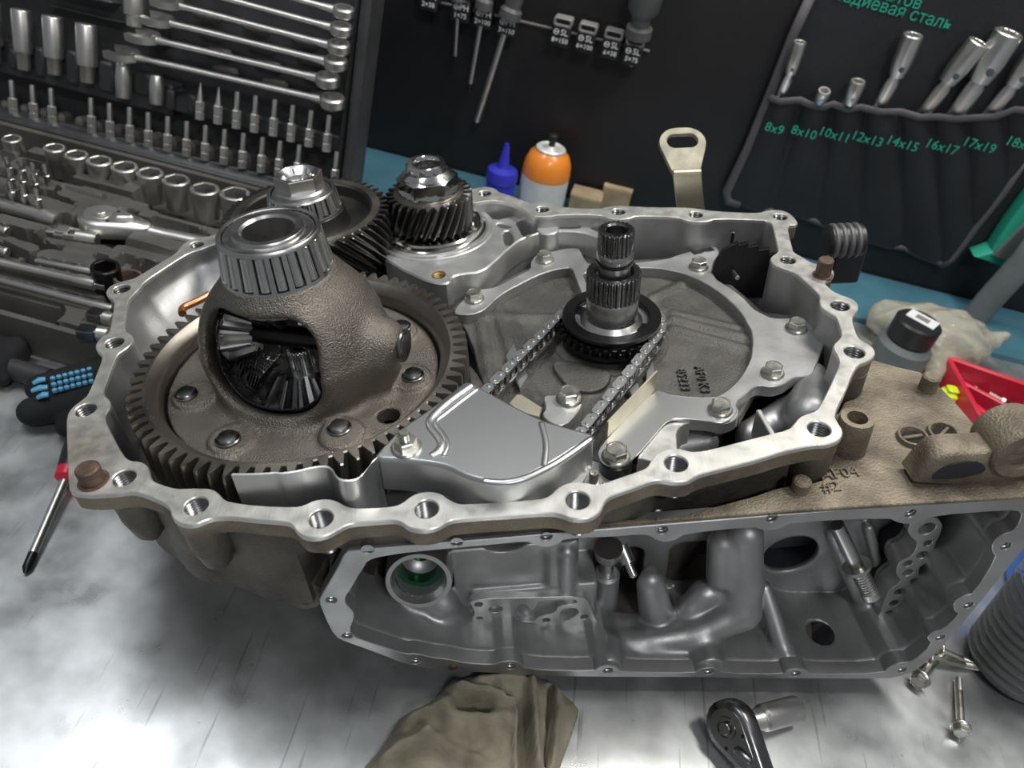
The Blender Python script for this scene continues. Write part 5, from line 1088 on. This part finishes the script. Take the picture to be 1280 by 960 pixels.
# front pocket sheet: soft vertical bulges between the seams
nb = 120; P = resample([(p.x, p.y) for p in top], nb, closed=False); Bt = resample([(p.x, p.y) for p in (bot+[RC[3]])][:-1]+[(RC[3].x, RC[3].y-.01)], nb, closed=False); rings = []
for j in range(9):
    s = j/8; rings.append([(P[i][0]*(1-s)+Bt[i][0]*s, P[i][1]*(1-s)+Bt[i][1]*s, .012+.012*(1-.75*s)*abs(math.sin(PI*i/nb*8))**.7) for i in range(nb)])
g = Geo(); g.loft(rings, close=False); g.obj('front_pockets', 'roll_fabric', ro, RO, 180)
def piping(pts, r, z, name='piping'):
    Q = [WP(px, py, z) for px, py in pts]; g = Geo(); g.tube([tuple(q) for q in Q], r, 8, flat=.45); return g.obj(name, 'roll_piping', ro, RO, 180)
piping([(1016,-10),(993,40),(965,112),(935,185),(908,240),(910,252),(925,256)], .0062, .013); piping(PK, .0045, .024)
piping([(909,250),(950,262),(990,266),(1020,277),(1040,285),(1060,287),(1085,300),(1110,308),(1130,310),(1150,320),(1172,328),(1179,333)], .004, .012); piping([(1176,334),(1190,325),(1220,285),(1256,240),(1300,172)], .0045, .013)
def roll_text(s, px, py, size, off=.0275):
    c = WP(px, py, off); text(s, size, .0002, 'print_green', ro, RO @ T(c.x, c.y, off) @ RZ(-2))
for s, px, py in (('8x9', 968, 161), ('8x10', 1005, 166), ('10x11', 1043, 169), ('12x13', 1084, 174), ('14x15', 1128, 180), ('16x17', 1177, 184), ('17x19', 1224, 182), ('18x19', 1278, 181)): roll_text(s, px, py, .0165)
roll_text('надиевая сталь', 1117, 12, .0185, .0115); roll_text('нтов', 1131, 0, .0185, .0115)
FW = [((1000,52),(990,85),(974,128),7,'leftmost flex-head socket wrench in the tool roll'), ((1031,113),(1027,122),(1019,136),7,'short flex-head wrench barely rising from the second pocket'), ((1073,101),(1065,122),(1053,138),8,'flex-head wrench in the third pocket with low socket'), ((1142,43),(1125,84),(1098,138),10,'tall flex-head wrench in the fourth pocket'),
      ((1224,52),(1192,92),(1154,146),11,'leaning flex-head wrench in the fifth pocket'), ((1262,40),(1233,86),(1194,148),14,'largest flex-head wrench in the sixth pocket'), ((1300,62),(1275,95),(1236,148),11,'flex-head wrench shank at the right picture edge')]
for pa, pj, pb, rp, lab in FW:
    a, j, b = WP(*pa, .030), WP(*pj, .026), WP(*pb, .016); r = rp*1.1/FOC
    t = thing('flex_head_wrench', lab, 'wrench', WM @ T(*b), 'flex-head wrenches in the tool roll'); A, J = a-b, j-b; d = A-J; L = d.length; Mq = d.to_track_quat('Z', 'Y').to_matrix().to_4x4(); Mq.translation = J
    g = Geo(); g.lathe([(r*.75, -r*.9), (r*.9, -.001), (r, r*.6), (r, L-.001), (r*.93, L)], 24, cap=False); g.plate(circle(0, 0, r*.93, 24), [[(r*(.68 if q % 2 else .6)*math.cos(q*PI/12), r*(.68 if q % 2 else .6)*math.sin(q*PI/12)) for q in range(24)]], L-r*1.3, L, r*.04); g.lathe([(.0001, L-r*1.2), (r*.7, L-r*1.2)], 12, cap=False); sk_ = g.obj('socket_head', 'satin_chrome', t, Mq)
    g = Geo(); g.cyl(r*.28, -r*1.05, r*1.05, 12); g.obj('joint_pin', 'steel_dark', sk_, T(0, 0, r*.1) @ RX(90))
    e = Vector((-J.x*.12, -J.y*.12, -.008)); g = Geo(); g.tube([tuple(J*1.04), tuple(J*.86), tuple(J*.62), tuple(e)], [r*.45, r*.42, r*.72, r*.72], 12, flat=.6); g.obj('shank', 'satin_chrome', t, None)
# ---- green bag corner and grey strap at the right edge
mat('green_cloth', (.02, .33, .22), 0, .6, .3, 400); mat('grey_cloth', (.16, .18, .18), 0, .6, .4, 300, .2, 20)
gr = [WP(px, py, .03) for px, py in ((1218,322),(1240,314),(1262,280),(1300,230),(1340,260),(1300,330),(1262,338))]
gt = thing('green_bag', 'green-edged grey cloth bag corner at the right edge', 'bag', WM @ T(gr[0].x, gr[0].y, 0)); GM = T(-gr[0].x, -gr[0].y, 0)
g = Geo(); g.plate([(p.x, p.y) for p in gr], (), .002, .030, .004); g.obj('green_border', 'green_cloth', gt, GM)
gq = [WP(px, py, .034) for px, py in ((1240,320),(1262,298),(1300,262),(1330,280),(1296,325),(1264,330))]; g = Geo(); g.plate([(p.x, p.y) for p in gq], (), .028, .034, .002); g.obj('grey_panel', 'grey_cloth', gt, GM)
hp = [WP(px, py, .06) for px, py in ((1330, 262), (1285, 322), (1245, 366), (1205, 412), (1185, 435))]; ht = thing('grey_strap', 'grey padded strap with dark end running down from the green bag', 'strap', WM @ T(*hp[0]))
g = Geo(); g.tube([tuple(p-hp[0]) for p in hp], .019, 14, flat=.55); g.obj('strap_sleeve', 'grey_cloth', ht, None, 180)
hq = [WP(px, py, .06) for px, py in ((1186, 434), (1172, 456), (1155, 478), (1145, 492))]; g = Geo(); g.tube([tuple(p-hp[0]) for p in hq], [.0195, .019, .017, .013], 14, flat=.6); g.obj('strap_end', 'handle_grey', ht, None, 180)
# ------------------------------------------------------------------ loose things on the bench
mat('orange_paint', (.80, .25, .03), 0, .32, coat=.3); mat('can_label', (.62, .63, .62), 0, .4, var=.1, vscale=60); mat('blue_plastic', (.03, .035, .42), 0, .35); mat('white_tin', (.70, .70, .68), .3, .4)
mat('cardboard', (.40, .31, .19), 0, .8, .3, 300, .25, 40); mat('glove_black', (.006, .0065, .0075), 0, .85, .5, 700); mat('glove_blue', (.10, .33, .52), 0, .45)
mat('rag', (.30, .275, .205), 0, .92, .7, 260, 0, 26, (.16, .145, .10), (.35, .65), sheen=.1); mat('red_plastic', (.62, .02, .05), 0, .35); mat('lime', (.60, .75, .02), 0, .5)
mat('cloudy_plastic', (.76, .72, .60), 0, .14, .8, 70, trans=.62, ior=1.3, bdist=.004); mat('clear_plastic', (.90, .93, .92), 0, .10, 0, 1, trans=.88, ior=1.12); mat('oil_black', (.006, .006, .007), 0, .12)
mat('maroon', (.10, .03, .045), 0, .6); mat('white_label', (.75, .75, .75), 0, .5); mat('blue_bright', (.03, .16, .62), 0, .4)
def bthing(name, label, cat, px, py, z=0.0, group=None, rz=0):
    p = RP(px, py, z); return thing(name, label, cat, T(p[0], p[1], 0) @ RZ(rz), group)
# orange topped spray can and blue dropper bottle behind the case
t = bthing('spray_can', 'spray can with orange shoulder and white label behind the case', 'spray can', 672, 268)
g = Geo(); g.cyl(.0330, .001, .062, 40, ch=.001); g.obj('can_body', 'can_label', t); g = Geo(); g.lathe([(.0330, .062), (.0335, .066), (.0320, .080), (.0270, .092), (.0195, .098)], 40, cap=False); setp(g.obj('can_shoulder', 'orange_paint', t), 'orange painted shoulder')
g = Geo(); g.lathe([(.0200, .0975), (.0205, .1005), (.0185, .1020), (.0165, .1005), (.0080, .1000), (.0050, .1040), (.0040, .1040)], 36); g.obj('valve_cup', 'white_tin', t); g = Geo(); g.lathe([(.0045, .102), (.0045, .110), (.0065, .111), (.0065, .119), (.005, .120)], 16); g.obj('nozzle', 'clip_black', t)
t = bthing('dropper_bottle', 'blue pointed dropper bottle cap beside the spray can', 'bottle', 620, 264)
g = Geo(); g.lathe([(.020, .0), (.020, .045), (.017, .050)], 28); g.obj('bottle_body', 'blue_plastic', t); g = Geo(); g.lathe([(.0215, .048), (.0220, .058), (.0200, .064), (.0100, .068), (.0075, .073), (.0042, .096), (.0030, .100), (.0028, .101)], 28); setp(g.obj('pointed_cap', 'blue_plastic', t), 'blue pointed cap')
for px, py, sx, sy, sz_, rz, lab in ((766, 262, .042, .05, .035, -6, 'tan cardboard box behind the flange, taller one'), (728, 268, .045, .04, .026, -4, 'tan cardboard box behind the flange, lower one left of it')):
    t = bthing('cardboard_box', lab, 'box', px, py, 0, None, rz); g = Geo(); g.box(sx, sy, sz_, T(0, 0, sz_/2+.0085), .001); g.obj('box_body', 'cardboard', t); g = Geo(); g.box(sx*1.01, sy*.5, .0008, T(0, -sy*.24, sz_+.0092) @ RX(1)); g.obj('box_flap', 'cardboard', t)
t = bthing('maroon_cloth', 'dark maroon cloth lump lying along the wall behind the boxes', 'cloth', 800, 262)
def f_lump(X, Y, Z):
    P = (X, Y, Z); d = s_ell(P, (0, 0, .010), (.105, .030, .030)); d = smin(d, s_ell(P, (-.07, -.004, .012), (.04, .025, .032)), .01); return np.maximum(d+.002*np.sin(X*160+Y*60), .0085-Z)
sdf_obj('cloth_body', f_lump, (-.13, -.05, 0), (.13, .05, .06), .004, 'maroon', t)
# lifting eye bracket bolted behind the flange
p0, p1 = CP(858, 262, -.004), CP(893, 268, -.004)
lb = thing('lifting_bracket', 'yellowish zinc lifting bracket with slotted eye behind the flange', 'bracket', MC @ T(p0[0], p0[1]+.010, -.03)); wd = .024
g = Geo(); prof = [(.0, 0.0), (.001, .03), (-.003, .060), (-.006, .072)]
def strip(prof, x0_, x1_, th): 
    g = Geo(); V = []
    for y, z in prof:
        for x in (x0_, x1_):
            V += [(x, y, z), (x, y+th, z)]
    F = []
    for i in range(len(prof)-1):
        a = i*4; b = a+4; F += [(a, a+2, b+2, b), (a+1, b+1, b+3, a+3), (a, b, b+1, a+1), (a+2, a+3, b+3, b+2)]
    F += [(0, 1, 3, 2), (len(V)-4, len(V)-2, len(V)-1, len(V)-3)]; return g.add(V, F)
Rb = RZ(0) @ RY(-13); strip([(.004, 0), (.004, .030), (0, .054)], 0, wd, .004).obj('lower_arm', 'tin_yellow', lb, T(0, 0, 0) @ RY(-13))
e0 = Vector((0, 0, 0)) ; top_ = (RY(-13) @ Vector((wd/2, 0, .054)))
eye = hull2(circle(-.004, .032, .0165, 20)+circle(.005, .032, .0165, 20)+[(-.012, 0), (.012, 0)]); g = Geo(); g.plate(eye, [capsule2((-.006, .034), (.007, .034), .0075, n=14)], -.002, .002, .0005); setp(g.obj('slotted_eye', 'tin_dull', lb, T(top_.x, top_.y+.004, top_.z-.002) @ RX(30)), 'slotted eye of the bracket')
g = Geo(); g.tube([(top_.x-wd/2, top_.y+.002, top_.z), (top_.x+wd/2, top_.y+.002, top_.z)], .0032, 10); g.obj('bend', 'tin_yellow', lb)
# black cable connector behind the right dowel pin
c = CP(1040, 322, -.01); t = thing('cable_connector', 'black ribbed cable connector behind the right dowel pin', 'connector', MC @ T(c[0]+.012, c[1]+.012, -.02))
g = Geo(); g.cyl(.0135, -.015, .015, 28, RY(90) @ T(0, 0, 0), .002); g.obj('round_shell', 'clip_black', t, T(0, 0, .018)); g = Geo(); [g.ring([(.0136, -.012+k*.006), (.0146, -.011+k*.006), (.0146, -.009+k*.006), (.0136, -.008+k*.006)], 24, RY(90)) for k in range(4)]; g.obj('shell_rib', 'handle_grey', t, T(0, 0, .018)); g = Geo(); g.box(.026, .02, .036, T(.004, 0, 0), .002); g.obj('plug_block', 'clip_black', t)
# plastic bag, capped jar with white label
t = bthing('plastic_bag', 'crumpled clear plastic bag lying behind the case corner', 'bag', 1160, 445)
def f_bag(X, Y, Z):
    P = (X, Y, Z); d = s_ell(P, (0, 0, .030), (.062, .045, .038)); d = smin(d, s_ell(P, (-.045, .025, .025), (.04, .03, .028)), .02); d = smin(d, s_cap(P, (.03, -.01, .03), (.075, .01, .045), .018, .008), .015); d = smin(d, s_cap(P, (-.01, -.03, .02), (-.02, -.07, .012), .02, .010), .015)
    return np.maximum(d+.0035*np.abs(np.sin(X*62+np.sin(Y*70+Z*40)*2))-.002*np.abs(np.sin(Y*80+Z*90+X*30)), .002-Z)
sdf_obj('bag_film', f_bag, (-.10, -.10, -.002), (.10, .08, .09), .003, 'cloudy_plastic', t)
g = Geo(); [g.box(.012, .008, .006, T(random.uniform(-.03, .03), random.uniform(-.02, .02), .015+random.random()*.02) @ RZ(random.uniform(0, 180)) @ RX(random.uniform(0, 90)), .001) for k in range(12)]; setp(g.obj('small_parts', 'cardboard', t), 'tan small parts inside the bag')
t = bthing('capped_jar', 'jar with round black cap and white label on top', 'jar', 1112, 462); g = Geo(); g.lathe([(.030, .001), (.032, .003), (.032, .040), (.026, .047)], 32); g.obj('jar_body', 'grey_cloth', t)
g = Geo(); g.cyl(.0265, .047, .075, 36, ch=.0025); g.obj('cap', 'clip_black', t); g = Geo(); g.box(.034, .022, .0006, T(.004, .004, .0755) @ RZ(-38)); lab_ = g.obj('label_sticker', 'white_label', t); g = Geo(); g.box(.016, .010, .0003, T(.004, .004, .0760) @ RZ(-38)); g.obj('label_window', 'clip_grey', lab_)
# red sorting tray with small hardware
t = thing('sorting_tray', 'red plastic sorting tray with bolts at the right edge', 'tray', T(*RP(1190, 455, .0)))
o0 = Vector(RP(1190, 455, 0)); q = [Vector(RP(px, py, .03))-o0 for px, py in ((1185, 448), (1320, 495), (1300, 610), (1225, 520))]
for a, b in ((0, 1), (1, 2), (2, 3), (3, 0)): 
    g = Geo(); d = q[b]-q[a]; g.box(d.length+.005, .006, .033, T(d.length/2, 0, -.0130), .002); g.obj('tray_side', 'red_plastic', t, frame(q[a], d, Vector((0, 0, 1)).cross(d)))
for s in (.36, .70):
    a, b = q[0]*(1-s)+q[3]*s, q[1]*(1-s)+q[2]*s; g = Geo(); d = b-a; g.box(d.length, .006, .028, T(d.length/2, 0, -.015), .0015); g.obj('divider', 'red_plastic', t, frame(a, d, Vector((0, 0, 1)).cross(d)))
g = Geo(); g.add([(v.x, v.y, .002) for v in q]+[(v.x, v.y, .004) for v in q], [(4, 5, 6, 7), (3, 2, 1, 0)]); g.obj('tray_bottom', 'clip_black', t)
for k in range(16):
    s, u_ = random.uniform(.08, .3) if k < 9 else random.uniform(.42, .62), random.uniform(.1, .8); v = (q[0]*(1-s)+q[3]*s)*(1-u_)+(q[1]*(1-s)+q[2]*s)*u_; v.z = 0
    b_ = thing('tray_bolt', 'small steel bolt lying in the red sorting tray', 'bolt', T(*(o0+v+Vector((0, 0, .008)))) @ RZ(random.uniform(0, 360)) @ RY(90), 'bolts in the red sorting tray'); link('bolt_head', bolt_mesh(.008, .005, .0055, .0014), b_); g = Geo(); g.cyl(.0028, -.014, 0, 10); g.obj('bolt_shank', 'satin_chrome', b_)
t = bthing('lime_cap', 'bright lime yellow square cap beside the deck pin', 'cap', 1178, 505); g = Geo(); g.box(.020, .020, .022, T(0, 0, .0115), .005); g.obj('cap_body', 'lime', t); g = Geo(); g.box(.013, .013, .004, T(0, 0, .0235), .002); g.obj('cap_top', 'lime', t)
t = bthing('plastic_cup', 'clear plastic cup lying at the right edge over the red tray', 'cup', 1268, 548); g = Geo(); g.lathe([(.024, .002), (.027, .004), (.040, .095), (.042, .098), (.0405, .098), (.0385, .094), (.0255, .005), (.0001, .005)], 40, cap=False); g.obj('cup_wall', 'clear_plastic', t, T(.0, 0, .036) @ RZ(20) @ RX(60))
# ribbed bottle with black oil, blue canister behind
t = bthing('oil_bottle', 'ribbed clear bottle half full of black oil at the right edge', 'bottle', 1266, 838)
pr = [(.030, .001), (.037, .003), (.041, .010)]; z = .012
while z < .150: pr += [(.0415, z), (.0395, z+.0035), (.0415, z+.007)]; z += .0085
pr += [(.038, .165), (.024, .185), (.016, .195), (.016, .215)]
tilt = T(0, 0, .0034) @ RZ(30) @ RX(-5); g = Geo(); g.lathe(pr, 56, cap=False); g.obj('bottle_wall', 'clear_plastic', t, tilt)
g = Geo(); pr2 = [(.0001, .003)]+[(r-.0016, z) for r, z in pr if z < .062]+[(.0001, .062)]; g.lathe(pr2, 56, cap=False); setp(g.obj('oil', 'oil_black', t, tilt), 'black used oil')
g = Geo(); g.cyl(.017, .2, .222, 28, ch=.002); g.obj('screw_cap', 'blue_bright', t, tilt)
t = bthing('blue_canister', 'bright blue canister half hidden behind the oil bottle', 'canister', 1310, 745); g = Geo(); g.cyl(.040, .001, .100, 36, ch=.004); g.obj('canister_body', 'blue_bright', t); g = Geo(); g.cyl(.036, .10, .112, 36, ch=.003); g.obj('canister_lid', 'blue_bright', t)
# bolts on the bench
def loose_bolt(lab, pa, pb, s=1.0, m='zinc'):
    A, B_ = Vector(RP(*pa, .0075*s)), Vector(RP(*pb, .0042*s)); d = A-B_; L = d.length
    t = thing('flange_bolt', lab, 'bolt', T(*A), 'bolts lying on the bench'); Mq = d.to_track_quat('Z', 'Y').to_matrix().to_4x4()
    link('bolt_head', bolt_mesh(.0102*s, .0066*s, .0073*s, .0016*s), t, Mq)
    g = Geo(); g.cyl(.0030*s, -L*.72, 0, 14); g.obj('shank', m, t, Mq); g = Geo(); pr = []; z = -L
    while z < -L*.70: pr += [(.0030*s, z), (.0026*s, z+.0006)]; z += .0011
    g.lathe([(.0024*s, -L-.0005)]+pr, 14); g.obj('thread', m, t, Mq)
loose_bolt('single flange bolt lying apart near the right bottom corner', (1201, 908), (1198, 849)); loose_bolt('flange bolt with head peeping out under the case corner', (1151, 848), (1178, 815), 1.05)
loose_bolt('thin bolt lying beside the oil bottle, upper of two', (1175, 812), (1214, 829), .9); loose_bolt('thin bolt lying beside the oil bottle, lower of two', (1160, 822), (1222, 834), .95)
# ratchet with long socket standing on edge at the bottom
A = Vector(RP(914, 908, .022)); up_ = Vector((0, 0, 1)); hd = (Vector(RP(948, 978, .0215))-A); ax = (Vector(RP(898, 914, .024))-Vector(RP(930, 898, .022)))
t = thing('dark_ratchet', 'dark steel ratchet with chrome socket lying at the bottom edge', 'ratchet', T(A.x, A.y, A.z))
axis = (ax.normalized()*1.0+up_*.35).normalized(); xd = (hd-axis*hd.dot(axis)).normalized(); Mr = frame((0, 0, 0), xd, axis.cross(xd))
ratchet(t, Mr, 1.05, .15, 'steel_dark', 'steel_dark')
sd = Vector(RP(996, 886, .012))-A; Mq = sd.to_track_quat('Z', 'Y').to_matrix().to_4x4()
s_ = thing('long_socket', 'brushed chrome long socket plugged on the dark ratchet', 'socket', T(A.x, A.y, A.z)); L = sd.length
g = Geo(); g.lathe([(.0070, .008), (.0074, .010), (.0074, L*.40), (.0078, L*.41), (.0078, L*.43), (.0074, L*.44), (.0094, L*.47), (.0096, L*.50), (.0096, L*.98), (.0090, L)], 32); g.obj('socket_body', 'satin_chrome', s_, Mq)
# screwdriver under the left corner of the case
A, B_ = Vector(RP(80, 603, .012)), Vector(RP(31, 716, .003)); d = B_-A; L = d.length; Mq = d.to_track_quat('Z', 'Y').to_matrix().to_4x4()
t = thing('bench_screwdriver', 'screwdriver with red and black handle under the left case corner', 'screwdriver', T(*A)); g = Geo(); g.cyl(.0034, -.002, L*.80, 16); g.obj('shaft', 'satin_chrome', t, Mq); g = Geo(); g.lathe([(.0034, L*.80), (.0033, L*.95), (.0012, L*1.0)], 12); g.obj('tip', 'black_steel', t, Mq)
g = Geo(); g.lathe([(.0055, -.002), (.0085, -.004), (.0092, -.012)][::-1], 20); g.obj('collar', 'red_plastic', t, Mq); g = Geo(); g.lathe([(.008, -.10), (.0115, -.09), (.0115, -.03), (.0092, -.012)], 20); g.obj('handle', 'clip_black', t, Mq)
# work glove with blue grip dots
G0 = Vector(RP(85, 490, 0)); t = thing('work_glove', 'black knitted work glove with blue rubber grip under the case', 'glove', T(*G0))
def gp(px, py, z): return tuple(Vector(RP(px, py, z))-G0)
def f_glove(X, Y, Z):
    P = (X, Y, Z*1.15); d = s_cap(P, gp(52, 482, .020), gp(140, 462, .022), .0135, .018); d = smin(d, s_cap(P, gp(42, 512, .016), gp(130, 495, .018), .0135, .017), .004); d = smin(d, s_cap(P, gp(86, 530, .013), gp(150, 505, .016), .011, .014), .004)
    return np.maximum(d, .0012-Z)
sdf_obj('glove_body', f_glove, (-.085, -.075, -.002), (.11, .07, .05), .0018, 'glove_black', t)
md = Geo().lathe([(.0023, -.001), (.0021, .0012), (.0010, .0020), (.0001, .0022)], 10).mesh('grip_dot', 'glove_blue')
for r_ in range(3):
    for k in range(7):
        px, py = 66+k*7.6+r_*1.2, 473+r_*7.5-k*1.9; link('grip_dot', md, t, T(*gp(px, py, .0315 if r_ == 0 else (.0330 if r_ == 1 else .0315))))
for k, (pa, pb) in enumerate((((42, 479), (57, 474)), ((40, 488.5), (60, 484)), ((47, 497), (61, 493)))):
    g = Geo(); a, b = gp(*pa, .0285), gp(*pb, .0312); g.tube([a, tuple((Vector(a)+Vector(b))/2+Vector((0, 0, .0012))), b], [.0024, .0032, .0026], 10, flat=.7); g.obj('grip_bar', 'glove_blue', t)
t = bthing('black_pouch', 'black cloth pouch corner at the left picture edge', 'pouch', 0, 470)
def f_pouch(X, Y, Z):
    P = (X, Y, Z); d = s_box(X, Y, Z, (-.02, .01, .014), (.035, .022, .013), .010); return np.maximum(smin(d, s_cap(P, (0, .0, .015), (.014, -.012, .010), .010, .006), .01)+.0015*np.sin(X*190)*np.sin(Y*170), .001-Z)
sdf_obj('pouch_body', f_pouch, (-.07, -.03, -.002), (.035, .05, .04), .0022, 'glove_black', t)
# crumpled rag at the bottom
OL = [(566,846),(600,838),(645,836),(690,846),(705,862),(727,884),(718,912),(704,950),(690,1010),(430,1010),(452,958),(470,938),(484,920),(498,895),(520,880),(540,872)]
R0 = Vector(RP(600, 920, 0)); rl = resample([tuple((Vector(RP(x, y, .010))-R0)[:2]) for x, y in OL], 90); xs = [p[0] for p in rl]; ys = [p[1] for p in rl]
hx = .0016; X, Y = np.meshgrid(np.arange(min(xs)-.004, max(xs)+.004, hx), np.arange(min(ys)-.004, max(ys)+.004, hx), indexing='ij'); dd = s_poly(X, Y, rl)
def rl_(px, py): v = Vector(RP(px, py, .01))-R0; return v.x, v.y
Zr = .011*np.sqrt(np.clip(-dd/.012, 0, 1))+.002
def ridge(pa, pb, w_, h_):
    global Zr
    a, b = rl_(*pa), rl_(*pb); t_ = np.clip(((X-a[0])*(b[0]-a[0])+(Y-a[1])*(b[1]-a[1]))/((b[0]-a[0])**2+(b[1]-a[1])**2), 0, 1); q_ = np.hypot(X-a[0]-(b[0]-a[0])*t_, Y-a[1]-(b[1]-a[1])*t_); Zr = Zr+h_*1.5*np.exp(-(q_/(w_*.75))**2)*np.clip(-dd/.010, 0, 1)
for a, b, w_, h_ in (((560,862),(632,880),.006,.008), ((505,905),(560,885),.008,.008), ((575,888),(605,890),.006,-.010), ((560,905),(640,905),.010,.007), ((495,940),(575,925),.008,.005), ((480,955),(530,935),.006,.008), ((530,935),(600,960),.007,.006), ((643,882),(644,975),.003,.006), ((652,885),(655,975),.0055,-.022), ((662,860),(668,960),.005,.008), ((687,860),(682,960),.0022,-.010), ((694,860),(692,960),.006,.007), ((618,860),(632,877),.003,-.008), ((600,850),(650,850),.006,.005)): ridge(a, b, w_, h_)
Zr = Zr+.0022*(1-np.abs(np.sin(X*95+Y*60+1.6*np.sin(Y*75+X*30))))+.0016*(1-np.abs(np.sin(X*60-Y*130+1.8*np.sin(X*110))))+.0005*np.sin(X*410+3*np.sin(Y*190)); Zr = np.maximum(Zr, .0015)
msk = dd < 0; ix = np.full(X.shape, -1); ix[msk] = np.arange(msk.sum()); V = np.stack([X[msk], Y[msk], Zr[msk]], 1); q_ = np.stack([ix[:-1, :-1], ix[1:, :-1], ix[1:, 1:], ix[:-1, 1:]], -1).reshape(-1, 4); q_ = q_[(q_ >= 0).all(1)]
t = thing('rag', 'crumpled olive brown rag sticking out from under the case', 'rag', T(*R0)); link('cloth', np_mesh('cloth', V, q_, 'rag'), t)
g = Geo(); g.plate(rl, (), .0006, .0020); g.obj('lower_layer', 'rag', t)
# floor of the workshop far below the bench
g = Geo(); g.box(6, 5, .05, T(0, -.9, -.925)); mat('concrete', (.22, .22, .21), 0, .8, .3, 60, .2, 5); setp(g.obj('floor', 'concrete'), 'grey workshop floor below the bench', None, None, 'structure')
for o in list(bpy.data.objects):
    if o.type == 'EMPTY' and not o.children: bpy.data.objects.remove(o)
